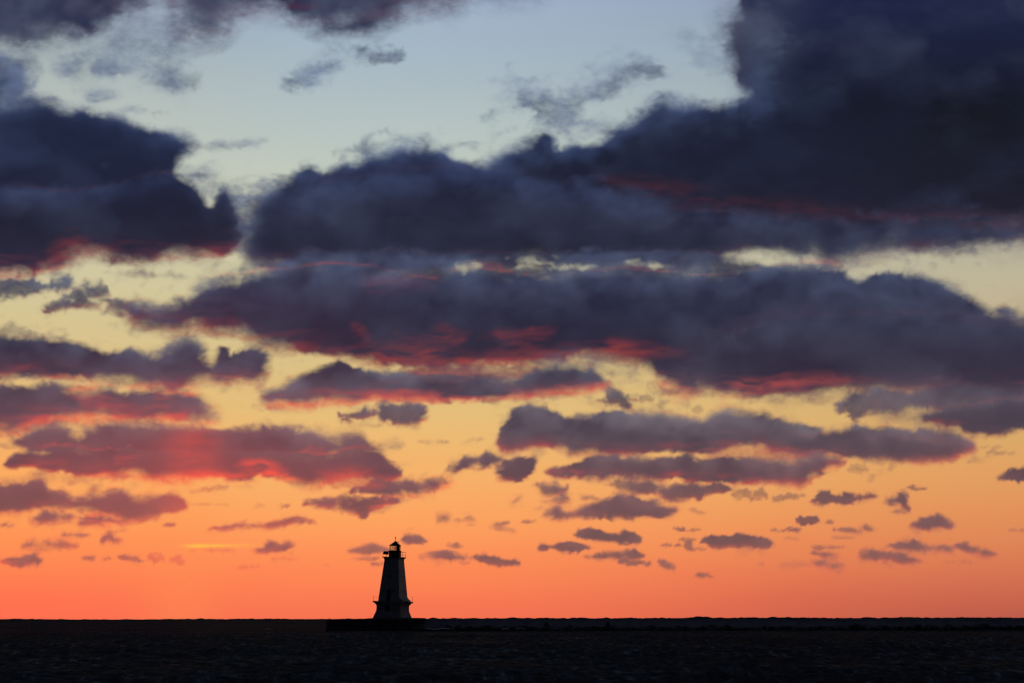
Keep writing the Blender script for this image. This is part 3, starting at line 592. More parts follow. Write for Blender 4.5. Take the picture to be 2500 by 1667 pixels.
# ------------------------------------------------------------------ the lake
EARTH = 7.4e6
def lake_height(x, y, r):
    rng = np.random.RandomState(5)
    h = np.zeros_like(x)
    # wind sea rolling in from the left front
    for k in range(46):
        lam = 0.7 * (16 / 0.7) ** (k / 45.0)
        th = math.radians(-62) + rng.normal(0, 0.55)
        amp = 0.0165 * min(lam, 2.6) ** 0.9 * (0.7 + 0.6 * rng.rand()) * (1.0 if lam < 9 else 0.6)
        ph = rng.rand() * 6.28
        kk = 2 * math.pi / lam
        a = kk * (x * math.cos(th) + y * math.sin(th)) + ph
        # the fine waves are dropped where the mesh is too coarse for them
        keep = smooth(lam / (0.004 * r + 0.05), 2.0, 5.0) if lam < 12 else 1.0
        h += keep * amp * (np.exp(1.0 * (np.sin(a) - 1)) * 2.3 - 1.0)
    grp = 0.75 + 0.5 * vnoise(x / 60, y / 60, 301) + 0.3 * vnoise(x / 23, y / 23, 302)
    h = h * np.clip(grp, 0.25, 1.5)
    far = smooth(r, 1500, 2600)
    h += far * 1.0 * np.clip(.8 + 1.1 * vnoise(x / 160, y / 400, 310) + .5 * vnoise(x / 45, y / 300, 311), .1, 1.8) * (1.1 * np.maximum(vnoise(x / 34, y / 50, 303) - .1, 0) + .8 * np.maximum(vnoise(x / 6.5, y / 22, 306) - .1, 0) + 0.9 * np.maximum(vnoise(x / 12, y / 30, 304), 0) + .6 * vnoise(x / 80, y / 90, 305))
    return h

def build_lake():
    fine = np.linspace(-11.6, 11.6, 440)
    rest = np.concatenate([np.linspace(-180, -30, 51), np.linspace(-27, -12.4, 10)])
    az = np.radians(np.concatenate([rest, fine, -rest[::-1][:-1]]))
    rr = [0.05, 2, 5]
    while rr[-1] < 80: rr.append(rr[-1] * 1.06)
    while rr[-1] < 1500: rr.append(rr[-1] * 1.0042)
    while rr[-1] < 7500: rr.append(rr[-1] + 7.5)
    while rr[-1] < 100000: rr.append(rr[-1] * 1.12)
    rr = np.array(rr)
    A, RR = np.meshgrid(az, rr)
    x = RR * np.sin(A); y = RR * np.cos(A)
    z = lake_height(x, y, RR) * smooth(RR, 0, 12) * (1 - smooth(RR, 7000, 9000)) - RR ** 2 / (2 * EARTH)
    ny, nx = A.shape
    P = np.stack([x, y, z], -1).reshape(-1, 3)
    i = np.arange(ny - 1)[:, None] * nx; j = np.arange(nx)[None, :]; j2 = (j + 1) % nx
    q = np.stack([i + j, i + j2, i + nx + j2, i + nx + j], -1).reshape(-1, 4)[:, ::-1]
    me = bpy.data.meshes.new("water")
    me.vertices.add(len(P)); me.vertices.foreach_set("co", P.astype(np.float32).ravel())
    me.loops.add(q.size); me.loops.foreach_set("vertex_index", q.astype(np.int32).ravel())
    me.polygons.add(len(q)); me.polygons.foreach_set("loop_start", (np.arange(len(q)) * 4).astype(np.int32))
    me.update(calc_edges=True)
    me.validate()
    me.polygons.foreach_set("use_smooth", np.ones(len(me.polygons), bool))
    ob = bpy.data.objects.new("water", me)
    COL.objects.link(ob)
    ob['kind'] = 'structure'
    ob['label'] = 'dark choppy lake water reaching to the horizon'
    m = bpy.data.materials.new("lake_water"); m.use_nodes = True
    nt = m.node_tree; nt.nodes.clear(); N = nt.nodes.new; L = nt.links.new
    out = N('ShaderNodeOutputMaterial'); mx = N('ShaderNodeMixShader'); df = N('ShaderNodeBsdfDiffuse'); gl = N('ShaderNodeBsdfGlossy')
    fr = N('ShaderNodeFresnel'); fr.inputs['IOR'].default_value = 1.33
    mm = N('ShaderNodeMath'); mm.operation = 'MULTIPLY'; mm.inputs[1].default_value = 0.016
    df.inputs['Color'].default_value = (0.013, 0.017, 0.02, 1)
    gl.inputs['Color'].default_value = (0.72, 0.85, 0.95, 1)
    gl.inputs['Roughness'].default_value = 0.1
    L(fr.outputs[0], mm.inputs[0]); L(mm.outputs[0], mx.inputs[0]); L(df.outputs[0], mx.inputs[1]); L(gl.outputs[0], mx.inputs[2]); L(mx.outputs[0], out.inputs['Surface'])
    tc = N('ShaderNodeTexCoord')
    mp = N('ShaderNodeMapping'); mp.inputs['Rotation'].default_value = (0, 0, R(28)); mp.inputs['Scale'].default_value = (0.55, 1.0, 1.0)
    L(tc.outputs['Object'], mp.inputs['Vector'])
    n1 = N('ShaderNodeTexNoise'); n1.inputs['Scale'].default_value = 0.7; n1.inputs['Detail'].default_value = 6; n1.inputs['Roughness'].default_value = .55
    L(mp.outputs[0], n1.inputs['Vector'])
    mf = N('ShaderNodeMapping'); mf.inputs['Scale'].default_value = (1.5, 0.22, 0.3); mf.inputs['Rotation'].default_value = (0, 0, R(3)); L(tc.outputs['Object'], mf.inputs['Vector'])
    nf = N('ShaderNodeTexNoise'); nf.inputs['Scale'].default_value = 1.0; nf.inputs['Detail'].default_value = 4; nf.inputs['Roughness'].default_value = .6; L(mf.outputs[0], nf.inputs['Vector'])
    mg = N('ShaderNodeMapping'); mg.inputs['Scale'].default_value = (0.05, 0.02, 0.05); L(tc.outputs['Object'], mg.inputs['Vector'])
    ng = N('ShaderNodeTexNoise'); ng.inputs['Scale'].default_value = 1.0; ng.inputs['Detail'].default_value = 2; L(mg.outputs[0], ng.inputs['Vector'])
    ad = N('ShaderNodeMath'); ad.operation = 'MULTIPLY_ADD'; ad.inputs[1].default_value = 0.35; L(ng.outputs['Fac'], ad.inputs[0]); L(nf.outputs['Fac'], ad.inputs[2])
    rf = N('ShaderNodeValToRGB'); cr = rf.color_ramp
    cr.elements[0].position = 0.62; cr.elements[0].color = (0.022, 0.026, 0.028, 1)
    cr.elements[1].position = 0.93; cr.elements[1].color = (0.26, 0.28, 0.29, 1)
    e = cr.elements.new(0.78); e.color = (0.075, 0.085, 0.09, 1)
    L(ad.outputs[0], rf.inputs['Fac']); L(rf.outputs['Color'], df.inputs['Color'])
    bp = N('ShaderNodeBump'); bp.inputs['Strength'].default_value = 1.0; bp.inputs['Distance'].default_value = 1.1
    L(n1.outputs['Fac'], bp.inputs['Height'])
    for q in (df, gl, fr): L(bp.outputs['Normal'], q.inputs['Normal'])
    me.materials.append(m)
    return ob
build_lake()

# ------------------------------------------------------------------ mesh builders
def link(name, bm, mat, parent=None, smooth_=False, loc=None):
    me = bpy.data.meshes.new(name)
    bmesh.ops.recalc_face_normals(bm, faces=bm.faces)
    bm.to_mesh(me); bm.free()
    me.materials.append(mat)
    if smooth_:
        for p in me.polygons: p.use_smooth = True
    o = bpy.data.objects.new(name, me)
    COL.objects.link(o)
    if parent is not None: o.parent = parent
    if loc is not None: o.location = loc
    return o

def thing(name, label, cat, loc=(0, 0, 0), group=None):
    o = bpy.data.objects.new(name, None)
    COL.objects.link(o)
    o.location = loc
    o['label'] = label; o['category'] = cat
    if group: o['group'] = group
    return o

def loft(bm, rings, cap=True):
    vs = [[bm.verts.new(p) for p in ring] for ring in rings]
    n = len(rings[0])
    for a, b in zip(vs[:-1], vs[1:]):
        for i in range(n):
            bm.faces.new((a[i], a[(i + 1) % n], b[(i + 1) % n], b[i]))
    if cap:
        bm.faces.new(vs[0]); bm.faces.new(vs[-1])

def sq(half, z, ch=0.0, ox=0.0, oy=0.0, hy=None):
    """square ring, optionally with chamfered corners"""
    hy = half if hy is None else hy
    if ch <= 0:
        return [(-half + ox, -hy + oy, z), (half + ox, -hy + oy, z), (half + ox, hy + oy, z), (-half + ox, hy + oy, z)]
    return [(-half + ch + ox, -hy + oy, z), (half - ch + ox, -hy + oy, z), (half + ox, -hy + ch + oy, z), (half + ox, hy - ch + oy, z),
            (half - ch + ox, hy + oy, z), (-half + ch + ox, hy + oy, z), (-half + ox, hy - ch + oy, z), (-half + ox, -hy + ch + oy, z)]

def box(bm, lo, hi):
    loft(bm, [[(lo[0], lo[1], z), (hi[0], lo[1], z), (hi[0], hi[1], z), (lo[0], hi[1], z)] for z in (lo[2], hi[2])])

def tube(bm, pts, r, n=6, r2=None):
    pts = [Vector(p) for p in pts]
    rings = []
    for i, p in enumerate(pts):
        d = (pts[min(i + 1, len(pts) - 1)] - pts[max(i - 1, 0)]).normalized()
        u = d.orthogonal().normalized() if abs(d.z) > 0.9 else d.cross(Vector((0, 0, 1))).normalized()
        w = d.cross(u)
        rad = r if r2 is None else r + (r2 - r) * i / (len(pts) - 1)
        rings.append([p + (u * math.cos(2 * math.pi * k / n) + w * math.sin(2 * math.pi * k / n)) * rad for k in range(n)])
    loft(bm, rings)

def ngon(rad, z, n=8, rot=0.0, ox=0, oy=0):
    return [(math.cos(rot + 2 * math.pi * k / n) * rad + ox, math.sin(rot + 2 * math.pi * k / n) * rad + oy, z) for k in range(n)]

MAT = dict(
    white=material('white_painted_steel', (0.42, 0.42, 0.42), 0.6, var=0.22, scale=0.9, bump=0.15),
    conc=material('weathered_concrete', (0.34, 0.33, 0.30), 0.9, var=0.35, scale=1.3, bump=0.5),
    concwhite=material('painted_concrete', (0.36, 0.36, 0.35), 0.85, var=0.3, scale=0.8, bump=0.3),
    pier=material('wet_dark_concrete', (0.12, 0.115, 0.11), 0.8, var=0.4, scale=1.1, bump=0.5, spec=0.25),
    wall=material('breakwater_concrete', (0.42, 0.42, 0.43), 0.9, var=0.3, scale=0.35, bump=0.5, spec=0.2),
    black=material('black_painted_iron', (0.025, 0.025, 0.025), 0.55, var=0.2, scale=4),
    dark=material('dark_door', (0.03, 0.028, 0.026), 0.6, var=0.2, scale=3),
    steel=material('galvanised_rail', (0.16, 0.15, 0.14), 0.5, metal=0.6, var=0.2, scale=6),
    rock=material('wet_limestone_boulder', (0.10, 0.095, 0.09), 0.85, var=0.5, scale=2.2, bump=0.8, spec=0.2),
    foam=material('white_foam', (0.5, 0.52, 0.54), 0.9, var=0.3, scale=3),
    panel=material('solar_panel_glass', (0.02, 0.025, 0.04), 0.5, var=0.1, scale=2),
)
def glass(name, tint):
    m = bpy.data.materials.new(name); m.use_nodes = True
    nt = m.node_tree; nt.nodes.clear(); N = nt.nodes.new
    o = N('ShaderNodeOutputMaterial'); t = N('ShaderNodeBsdfTransparent'); g = N('ShaderNodeBsdfGlossy'); x = N('ShaderNodeMixShader')
    t.inputs[0].default_value = (*tint, 1); g.inputs['Roughness'].default_value = 0.05; x.inputs[0].default_value = 0.06
    nt.links.new(t.outputs[0], x.inputs[1]); nt.links.new(g.outputs[0], x.inputs[2]); nt.links.new(x.outputs[0], o.inputs['Surface'])
    return m
MAT['glass'] = glass('lantern_glass', (0.93, 0.93, 0.93))
MAT['port'] = material('porthole_glass', (0.02, 0.02, 0.022), 0.3, var=0.1)

# ------------------------------------------------------------------ pier head and breakwater
D = 620.0
PX = FPX / D                                  # photograph pixels per metre out there
base = at(958, 1505, D)
LX = base.x

def platform():
    t = thing('pier_head', 'low dark concrete pier head that the white lighthouse stands on', 'pier', (LX, D, 0))
    x0 = (802 - 958) / PX; x1 = (1012 - 958) / PX
    bm = bmesh.new()                          # caisson body with a battered foot
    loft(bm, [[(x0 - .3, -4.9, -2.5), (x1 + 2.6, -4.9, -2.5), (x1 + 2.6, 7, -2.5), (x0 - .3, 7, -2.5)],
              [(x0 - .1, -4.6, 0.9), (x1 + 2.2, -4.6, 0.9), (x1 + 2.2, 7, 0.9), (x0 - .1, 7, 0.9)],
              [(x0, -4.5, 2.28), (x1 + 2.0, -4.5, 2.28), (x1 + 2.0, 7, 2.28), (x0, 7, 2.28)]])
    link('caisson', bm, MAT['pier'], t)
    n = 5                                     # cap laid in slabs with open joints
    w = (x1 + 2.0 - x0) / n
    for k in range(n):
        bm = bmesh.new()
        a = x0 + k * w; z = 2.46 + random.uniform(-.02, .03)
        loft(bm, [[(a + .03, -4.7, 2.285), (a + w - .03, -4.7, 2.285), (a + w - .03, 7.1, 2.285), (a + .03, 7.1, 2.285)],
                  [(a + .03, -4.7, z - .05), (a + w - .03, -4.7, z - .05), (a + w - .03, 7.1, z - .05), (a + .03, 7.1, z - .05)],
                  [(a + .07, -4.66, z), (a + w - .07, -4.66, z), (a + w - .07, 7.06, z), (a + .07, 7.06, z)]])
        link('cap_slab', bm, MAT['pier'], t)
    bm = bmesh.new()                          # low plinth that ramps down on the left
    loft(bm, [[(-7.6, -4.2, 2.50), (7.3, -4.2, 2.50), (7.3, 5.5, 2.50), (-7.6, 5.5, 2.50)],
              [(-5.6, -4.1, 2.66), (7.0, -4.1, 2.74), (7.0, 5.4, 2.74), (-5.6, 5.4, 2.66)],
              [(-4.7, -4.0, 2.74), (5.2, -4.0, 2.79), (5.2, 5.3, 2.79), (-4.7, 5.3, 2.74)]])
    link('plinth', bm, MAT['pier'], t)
    for (px, h) in ((808, .22), (856, .13), (866, .14)):   # mooring fittings seen against the sky
        bm = bmesh.new(); x = (px - 958) / PX
        tube(bm, [(x, -3.5, 2.4), (x, -3.5, 2.46 + h)], .09, 8)
        tube(bm, [(x - .18, -3.5, 2.44 + h * .85), (x + .18, -3.5, 2.44 + h * .85)], .05, 6)
        link('bollard', bm, MAT['black'], t)
    for k in range(6):                        # vertical timber fenders on the face
        bm = bmesh.new(); x = x0 + 1.5 + k * (x1 - x0 - 1) / 5.5
        box(bm, (x - .14, -5.05, -.6), (x + .14, -4.72, 2.05))
        link('fender', bm, MAT['dark'], t)
platform()

def breakwater():
    t = thing('breakwater', 'long grey concrete breakwater wall running right from the lighthouse pier', 'breakwater', (LX, D, 0))
    rng = random.Random(3)
    x = (1012 - 958) / PX + 2.05
    k = 0
    core = bmesh.new()
    loft(core, [[(xx, p, q) for p, q in ((-3.3, -2.2), (-3.0, .6), (-1.85, 2.0), (-1.8, 2.12), (2.5, 2.12), (3.1, -2.2))] for xx in (x, 173.0)])
    link('wall_core', core, MAT['wall'], t)
    while x < 168:
        w = 9.4
        f = min(1, (x + 4.7) / 60.0)
        ztop = 2.56 - 0.18 * min(1, max(0, x - 4) / 9.0) - 0.10 * f + rng.uniform(-.025, .025)
        bm = bmesh.new()
        a, b = x + .05, x + w - .05
        y0 = -2.0 + rng.uniform(-.05, .05)
        prof = [(y0 - 1.5, -2.2), (y0 - 1.2, 0.75), (y0 - .05, ztop - .28), (y0, ztop - .1), (y0 + .12, ztop), (y0 + 4.6, ztop), (y0 + 5.2, -2.2)]
        ra = [(a, p[0], p[1]) for p in prof]; rb = [(b, p[0], p[1] + rng.uniform(-.01, .01)) for p in prof]
        loft(bm, [ra, rb])
        link('wall_section', bm, MAT['wall'], t)
        x += w; k += 1
breakwater()

def boulder_mesh(seed, pointed=False):
    rng = random.Random(seed)
    bm = bmesh.new()
    bmesh.ops.create_icosphere(bm, subdivisions=2, radius=1.0)
    planes = [(Vector((rng.gauss(0, 1), rng.gauss(0, 1), rng.gauss(0, .8))).normalized(), rng.uniform(.55, .85)) for _ in range(9)]
    for v in bm.verts:
        for n, d in planes:
            e = v.co.dot(n) - d
            if e > 0: v.co -= n * e * .95
        v.co += Vector((rng.gauss(0, .025), rng.gauss(0, .025), rng.gauss(0, .025)))
        if pointed and v.co.z > 0:
            v.co.x *= 1 - .55 * v.co.z; v.co.y *= 1 - .4 * v.co.z
    bmesh.ops.recalc_face_normals(bm, faces=bm.faces)
    me = bpy.data.meshes.new('boulder'); bm.to_mesh(me); bm.free(); me.materials.append(MAT['rock'])
    return me

def rocks():
    rng = random.Random(21)
    meshes = [boulder_mesh(s) for s in range(7)]
    tall = boulder_mesh(99, True)
    def put(me, px, dist, sx, sz, z, label, group=None):
        o = bpy.data.objects.new('boulder', me)
        COL.objects.link(o)
        p = at(px, 1530, dist)
        o.location = (p.x, dist, z)
        o.scale = (sx, sx * rng.uniform(.8, 1.2), sz)
        o.rotation_euler = (rng.uniform(-.3, .3), rng.uniform(-.3, .3), rng.uniform(0, 6.28)) if me is not tall else (0, 0, .3)
        o['label'] = label; o['category'] = 'boulder'
        if group: o['group'] = group
    big = [(1335, 1.05, 2.05, 'tall pointed dark boulder standing against the breakwater wall', tall),
           (1026, 2.1, 1.2, 'broad dark boulder beside the right end of the lighthouse pier', None),
           (1090, .95, 1.35, 'upright dark boulder behind the bright strip of foam nearest the pier', None),
           (1483, 1.05, 1.7, 'tall blocky boulder close to the breakwater in the middle of the rock line', None),
           (2112, 2.5, 1.35, 'wide humped dark boulder, largest of the rocks towards the right', None),
           (2400, 2.9, 1.3, 'broad low boulder near the far right end of the breakwater', None),
           (1748, 1.9, 1.3, 'dark slanting boulder with a long low tail to its right', None)]
    for px, sx, sz, lab, me in big:
        put(me or meshes[int(px) % 7], px, 614.5, sx, sz, .35, lab)
    for k in range(150):
        px = 1012 + (2620 - 1012) * (k + rng.random()) / 150
        dist = rng.uniform(611.5, 616.2)
        near = (616.2 - dist) / 4.7
        s = rng.uniform(.55, 1.25)
        put(rng.choice(meshes), px, dist, s * rng.uniform(.9, 1.3), s * rng.uniform(.7, 1.05), rng.uniform(-.1, .55) * (1 - near) - .15 * near + .1,
            'small dark wet boulder in the rubble along the breakwater foot', 'rubble boulders along the breakwater')
rocks()

def foam(px0, px1, dist, wid, seed, label):
    rng = random.Random(seed)
    bm = bmesh.new()
    a = at(px0, 1535, dist).x; b = at(px1, 1535, dist).x
    n = 24; top = []; bot = []
    for i in range(n + 1):
        f = i / n; e = math.sin(math.pi * f) ** .5
        x = a + (b - a) * f
        z = .42 + .1 * math.sin(f * 9 + seed) + rng.uniform(-.02, .03)
        top.append((x, dist + .5 * wid * e + rng.uniform(-.05, .05), z + .10 * e))
        bot.append((x, dist - .5 * wid * e + rng.uniform(-.05, .05), z - .02))
    mid = [((p[0]), (p[1] + q[1]) / 2, max(p[2], q[2]) + .05) for p, q in zip(top, bot)]
    rows = [[bm.verts.new(p) for p in r] for r in (bot, mid, top)]
    for r0, r1 in zip(rows[:-1], rows[1:]):
        for i in range(n): bm.faces.new((r0[i], r0[i + 1], r1[i + 1], r1[i]))
    o = link('foam', bm, MAT['foam'])
    o['kind'] = 'stuff'; o['label'] = label
foam(1036, 1102, 608.6, 1.6, 1, 'strip of pale foam on the water right of the lighthouse pier')
foam(1222, 1243, 608.2, .9, 2, 'short fleck of pale foam in front of the breakwater rocks')
foam(1256, 1284, 608.4, .6, 3, 'thin faint foam line in front of the breakwater rocks')
foam(646, 662, 600.0, .8, 4, 'small fleck of pale foam on the open water left of the pier')

# ------------------------------------------------------------------ lighthouse
def lighthouse():
    t = thing('lighthouse', 'white tapering four-sided lighthouse leaning slightly on a flared concrete base', 'lighthouse', (LX + .02, D, 2.74))
    t.rotation_mode = 'XYZ'
    t.matrix_world = Matrix.Translation((LX + .02, D, 2.74)) @ Matrix.Rotation(R(1.6), 4, 'Y') @ Matrix.Rotation(R(-20), 4, 'Z')
    K = 1 / 1.2817                            # projected width -> side of the turned square
    # flared base: hull-like foot, straight neck, corbelled out under the deck
    bm = bmesh.new()
    prof = [(-.12, 8.6), (0.0, 8.55), (.35, 8.25), (.9, 7.78), (1.35, 7.38), (1.6, 7.22), (2.15, 7.16), (2.65, 7.18), (2.85, 7.42), (3.1, 7.95), (3.3, 8.4)]
    loft(bm, [sq(w * K / 2, z, .28) for z, w in prof])
    base_o = link('concrete_base', bm, MAT['concwhite'], t)
    h = 7.2 * K / 2
    bm = bmesh.new(); box(bm, (-.62, -h - .03, .62), (.42, -h + .3, 2.7)); 
    link('base_door', bm, MAT['dark'], base_o)
    for x in (-2.0, 1.7):
        bm = bmesh.new(); tube(bm, [(x, -h - .02, 2.0), (x, -h + .2, 2.0)], .2, 12)
        link('base_porthole', bm, MAT['port'], base_o)
    bm = bmesh.new()
    loft(bm, [sq(8.72 * K / 2, 3.3, .2), sq(8.80 * K / 2, 3.38, .2), sq(8.80 * K / 2, 3.56, .2), sq(8.74 * K / 2, 3.6, .2)])
    link('deck', bm, MAT['conc'], t)
    # sloping skirt and clutter on the right-hand corner
    bm = bmesh.new()
    ax = 5.9 * K / 2
    loft(bm, [[(ax - .3, y, 5.3), (ax - .02, y, 4.95), (ax + .14, y, 4.5), (ax + .42, y, 4.15), (ax + .78, y, 3.9), (ax + 1.02, y, 3.62), (ax - .3, y, 3.61)] for y in (-2.2, 2.4)])
    link('sloped_skirt', bm, MAT['white'], t)
    # tower: four plated sides
    zb, zt, wb_, wt_ = 3.6, 13.0, 6.38, 4.12
    def half(z): return (wb_ + (wt_ - wb_) * (z - zb) / (zt - zb)) * K / 2
    bm = bmesh.new()
    loft(bm, [sq(half(zb), zb, .05), sq(half(zt), zt, .05)])
    tower = link('tower_wall', bm, MAT['white'], t)
    slope = math.atan((half(zb) - half(zt)) / (zt - zb))
    # horizontal plate laps
    for z in (5.2, 6.9, 8.5, 10.1, 11.6):
        bm = bmesh.new()
        loft(bm, [sq(half(z) + .018, z, .05), sq(half(z + .1) + .018, z + .1, .05)])
        link('plate_lap', bm, MAT['white'], tower)
    # door on the front with its hood
    bm = bmesh.new()
    def fy(z): return -half(z) - .03
    x0, x1 = -.52, .32
    loft(bm, [[(x0, fy(3.62), 3.62), (x1, fy(3.62), 3.62), (x1, fy(3.62) + .3, 3.62), (x0, fy(3.62) + .3, 3.62)],
              [(x0, fy(6.1), 6.1), (x1, fy(6.1), 6.1), (x1, fy(6.1) + .3, 6.1), (x0, fy(6.1) + .3, 6.1)]])
    door = link('door', bm, MAT['dark'], t)
    bm = bmesh.new(); box(bm, (x0 - .12, fy(6.2) - .22, 6.11), (x1 + .12, fy(6.2) + .2, 6.24)); link('hood', bm, MAT['white'], door)
    bm = bmesh.new(); tube(bm, [(x1 - .12, fy(4.6) - .08, 4.55), (x1 - .12, fy(4.8) - .08, 4.8)], .03); link('handle', bm, MAT['steel'], door)
    # portholes: two above, four around the door, more on the hidden sides
    def port(face, u, z, r=.24):
        a = [0, math.pi / 2, math.pi, -math.pi / 2][face]
        rot = Matrix.Rotation(a, 4, 'Z')
        hy = half(z)
        holder = Matrix.Translation((0, 0, z)) @ rot @ Matrix.Translation((u, -hy, 0)) @ Matrix.Rotation(-slope, 4, 'X')
        bm = bmesh.new(); n = 16
        rings = [[(math.cos(q) * rr, yy, math.sin(q) * rr) for q in [2 * math.pi * k / n for k in range(n)]] for rr, yy in ((r + .07, .05), (r + .07, -.06), (r, -.06), (r, .03))]
        loft(bm, rings, cap=False)
        bmesh.ops.transform(bm, matrix=holder, verts=bm.verts)
        p = link('porthole', bm, MAT['white'], t)
        bm = bmesh.new(); bm.faces.new([bm.verts.new((math.cos(q) * (r + .01), -.02, math.sin(q) * (r + .01))) for q in [2 * math.pi * k / n for k in range(n)]])
        bmesh.ops.transform(bm, matrix=holder, verts=bm.verts)
        link('pane', bm, MAT['port'], p)
    port(0, .05, 9.0); port(0, -1.35, 5.8); port(0, 1.15, 5.8)
    port(1, .05, 9.0, .22); port(1, -1.0, 5.75, .2); port(1, 1.1, 5.75, .2)
    port(3, 0, 9.0); port(2, 0, 9.0); port(3, 1.1, 5.8)
    # gallery: corbel, slab, rail
    G = 5.1 * K / 2
    bm = bmesh.new()
    loft(bm, [sq(half(12.6) + .02, 12.55), sq(half(13) + .12, 12.85), sq(half(13) + .2, 13.0)])
    link('cornice', bm, MAT['white'], t)
    bm = bmesh.new(); loft(bm, [sq(G, 13.0), sq(G, 13.18), sq(G - .04, 13.22)]); link('gallery', bm, MAT['black'], t)
    for sx in (-1, 0, 1):
        for sy in (-1, 0, 1):
            if sx == 0 and sy == 0: continue
            bm = bmesh.new(); tube(bm, [(sx * (G - .1), sy * (G - .1), 13.2), (sx * (G - .1), sy * (G - .1), 14.32)], .034, 6)
            link('gallery_post', bm, MAT['black'], t)
    for z in (13.72, 14.3):
        for a in range(4):
            p = [(-1, -1), (1, -1), (1, 1), (-1, 1)]
            (ax0, ay0), (bx, by) = p[a], p[(a + 1) % 4]
            bm = bmesh.new(); tube(bm, [(ax0 * (G - .1), ay0 * (G - .1), z), (bx * (G - .1), by * (G - .1), z)], .03, 6)
            link('gallery_rail', bm, MAT['black'], t)
    # dark panels fixed to the upper part of the rail, on the left and a short one on the right
    bm = bmesh.new()
    loft(bm, [[(-G + .02, -G + .3, 13.78), (-G + .1, -G + .3, 13.78), (-G + .1, .9, 13.78), (-G + .02, .9, 13.78)], [(-G + .2, -G + .3, 14.4), (-G + .28, -G + .3, 14.4), (-G + .28, .9, 14.4), (-G + .2, .9, 14.4)]])
    link('solar_panel', bm, MAT['panel'], t)
    bm = bmesh.new()
    loft(bm, [[(-G + .05, -G + .02, 13.78), (-.6, -G + .02, 13.78), (-.6, -G + .08, 13.78), (-G + .05, -G + .08, 13.78)], [(-G + .3, -G + .16, 14.4), (-.6, -G + .16, 14.4), (-.6, -G + .22, 14.4), (-G + .3, -G + .22, 14.4)]])
    link('solar_panel', bm, MAT['panel'], t)
    bm = bmesh.new(); box(bm, (1.0, -1.1, 13.22), (1.52, -.45, 14.5)); link('battery_box', bm, MAT['black'], t)
    # watch room drum
    cx, cy = .12, 0.0
    bm = bmesh.new()
    loft(bm, [ngon(1.36, 13.2, 10, .2, cx, cy), ngon(1.36, 14.42, 10, .2, cx, cy), ngon(1.44, 14.46, 10, .2, cx, cy), ngon(1.44, 14.56, 10, .2, cx, cy)])
    link('watch_room', bm, MAT['black'], t)
    # lantern: eight sides of glass, two closed with sheet metal
    n = 8; r0 = 1.19; rot = R(20 + 15)
    z0, z1 = 14.56, 15.62
    c8 = [(cx + r0 * math.cos(rot + 2 * math.pi * k / n), cy + r0 * math.sin(rot + 2 * math.pi * k / n)) for k in range(n)]
    for k in range(n):
        a, b = c8[k], c8[(k + 1) % n]
        bm = bmesh.new(); tube(bm, [(a[0], a[1], z0), (a[0], a[1], z1)], .045, 6); link('mullion', bm, MAT['black'], t)
        m = Vector(((a[0] + b[0]) / 2, (a[1] + b[1]) / 2))
        # world x of this side: local turned by -20 degrees
        wx = (m.x - cx) * math.cos(R(-20)) - (m.y - cy) * math.sin(R(-20))
        bm = bmesh.new()
        u = Vector((b[0] - a[0], b[1] - a[1])).normalized(); nn = Vector((u.y, -u.x)) * .012
        A, B = Vector(a) + u * .05, Vector(b) - u * .05
        loft(bm, [[(A.x - nn.x, A.y - nn.y, z), (B.x - nn.x, B.y - nn.y, z), (B.x + nn.x, B.y + nn.y, z), (A.x + nn.x, A.y + nn.y, z)] for z in (z0, z1)])
        if .5 < wx < .8: link('blank_panel', bm, MAT['black'], t)
        else: link('pane', bm, MAT['glass'], t)
        bm = bmesh.new()
        loft(bm, [[(A.x, A.y, z - .03), (B.x, B.y, z - .03), (B.x, B.y, z + .03), (A.x, A.y, z + .03)] if False else [(A.x - nn.x * 3, A.y - nn.y * 3, z), (B.x - nn.x * 3, B.y - nn.y * 3, z), (B.x + nn.x * 3, B.y + nn.y * 3, z), (A.x + nn.x * 3, A.y + nn.y * 3, z)] for z in (z0, z0 + .07)])
        link('sill', bm, MAT['black'], t)
    bm = bmesh.new()
    loft(bm, [ngon(.07, 14.5, 8, 0, cx), ngon(.07, 14.72, 8, 0, cx), ngon(.12, 14.8, 8, 0, cx), ngon(.14, 15.1, 8, 0, cx), ngon(.12, 15.38, 8, 0, cx), ngon(.05, 15.45, 8, 0, cx)])
    link('beacon', bm, MAT['dark'], t)
    bm = bmesh.new()
    loft(bm, [ngon(1.36, 15.6, 8, rot, cx), ngon(1.38, 15.68, 8, rot, cx), ngon(1.15, 15.84, 8, rot, cx), ngon(.62, 16.22, 8, rot, cx), ngon(.16, 16.56, 8, rot, cx), ngon(.12, 16.66, 8, rot, cx)])
    roof = link('roof', bm, MAT['black'], t)
    bm = bmesh.new()
    tube(bm, [(cx, 0, 16.6), (cx, 0, 17.25)], .075, 8, .05)
    loft(bm, [ngon(.05, 17.2, 8, 0, cx), ngon(.11, 17.28, 8, 0, cx), ngon(.12, 17.4, 8, 0, cx), ngon(.06, 17.52, 8, 0, cx), ngon(.015, 17.66, 8, 0, cx)])
    link('finial', bm, MAT['black'], roof)
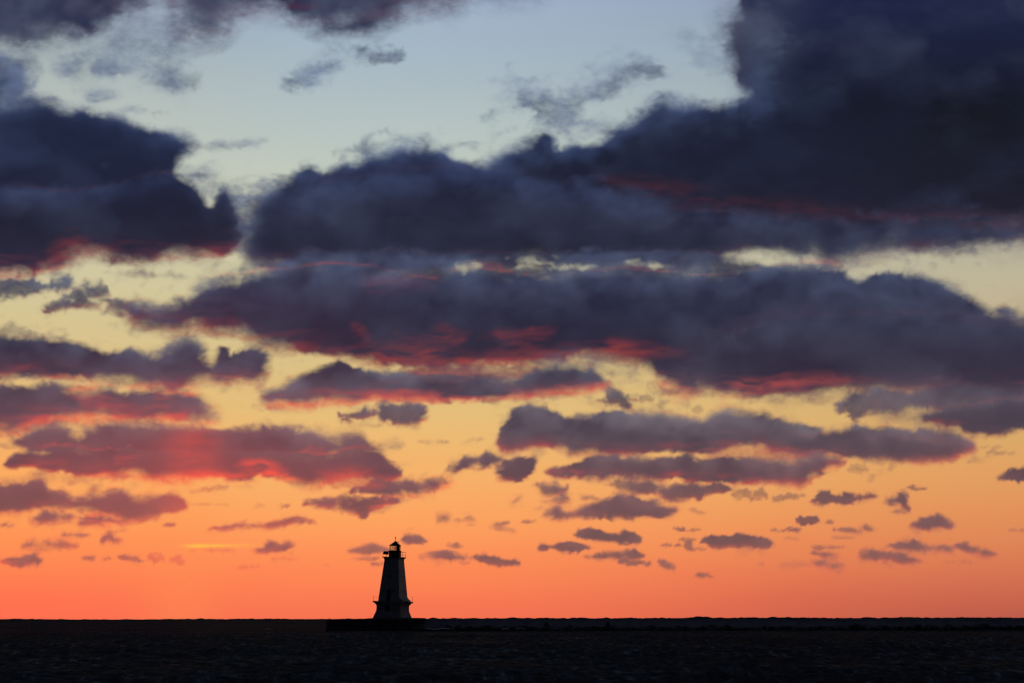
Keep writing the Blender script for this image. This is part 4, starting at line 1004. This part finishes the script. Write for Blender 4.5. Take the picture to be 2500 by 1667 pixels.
    for vx, zz, rr in ((.52, 16.58, .13), (.92, 16.6, .07)):
        bm = bmesh.new()
        tube(bm, [(cx + vx * .94, -.25, 15.9), (cx + vx * .94, -.25, zz)], rr * .7, 8)
        loft(bm, [ngon(rr * 1.3, zz - .16, 8, 0, cx + vx * .94, -.25), ngon(rr * 1.3, zz, 8, 0, cx + vx * .94, -.25)])
        link('vent', bm, MAT['black'], roof)
    # lower deck railing: bent stanchions, sagging cable
    Gd = 8.6 * K / 2
    posts = [(-1, -1), (-.35, -1), (.35, -1), (1, -1), (-1, 0), (1, 0), (-1, 1), (0, 1), (1, 1)]
    cut = {(1, -1): .85, (1, 0): .55, (.35, -1): 0, (-.35, -1): 0}
    for p in posts:
        hh = cut.get(p, 1.15)
        if hh == 0: continue
        bm = bmesh.new(); tube(bm, [(p[0] * (Gd - .12), p[1] * (Gd - .12), 3.58), (p[0] * (Gd - .1), p[1] * (Gd - .12), 3.6 + hh)], .03, 5)
        link('stanchion', bm, MAT['steel'], t)
    for a, b, sag, za, zb2 in (((-1, -1), (-1, 0), .22, 1.05, 1.05), ((-1, 0), (-1, 1), .18, 1.05, 1.05), ((-1, 1), (0, 1), .2, 1.05, 1.05), ((1, -1), (1, 0), .12, .8, .5)):
        bm = bmesh.new(); pts = []
        for i in range(7):
            f = i / 6
            pts.append(((a[0] + (b[0] - a[0]) * f) * (Gd - .12), (a[1] + (b[1] - a[1]) * f) * (Gd - .12), 3.6 + za + (zb2 - za) * f - sag * 4 * f * (1 - f)))
        tube(bm, pts, .018, 5)
        link('cable', bm, MAT['steel'], t)
    # access ladder hung over the right-hand edge
    xr = 8.8 * K / 2 + .06
    for y in (-1.6, -1.15):
        bm = bmesh.new(); tube(bm, [(xr - .5, y, 4.25), (xr - .1, y, 4.0), (xr + .06, y, 3.6), (xr + .06, y, 2.75)], .045, 6)
        link('ladder_rail', bm, MAT['steel'], t)
    for z in (2.85, 3.1, 3.35, 3.6):
        bm = bmesh.new(); tube(bm, [(xr + .06, -1.6, z), (xr + .06, -1.15, z)], .03, 6)
        link('ladder_rung', bm, MAT['steel'], t)
    bm = bmesh.new()                          # rolled fender lashed to the deck edge
    tube(bm, [(xr - .08, -1.0, 3.45), (xr - .02, .2, 3.5), (xr - .1, 1.6, 3.42)], .22, 10)
    link('deck_fender', bm, MAT['dark'], t, smooth_=True)
lighthouse()
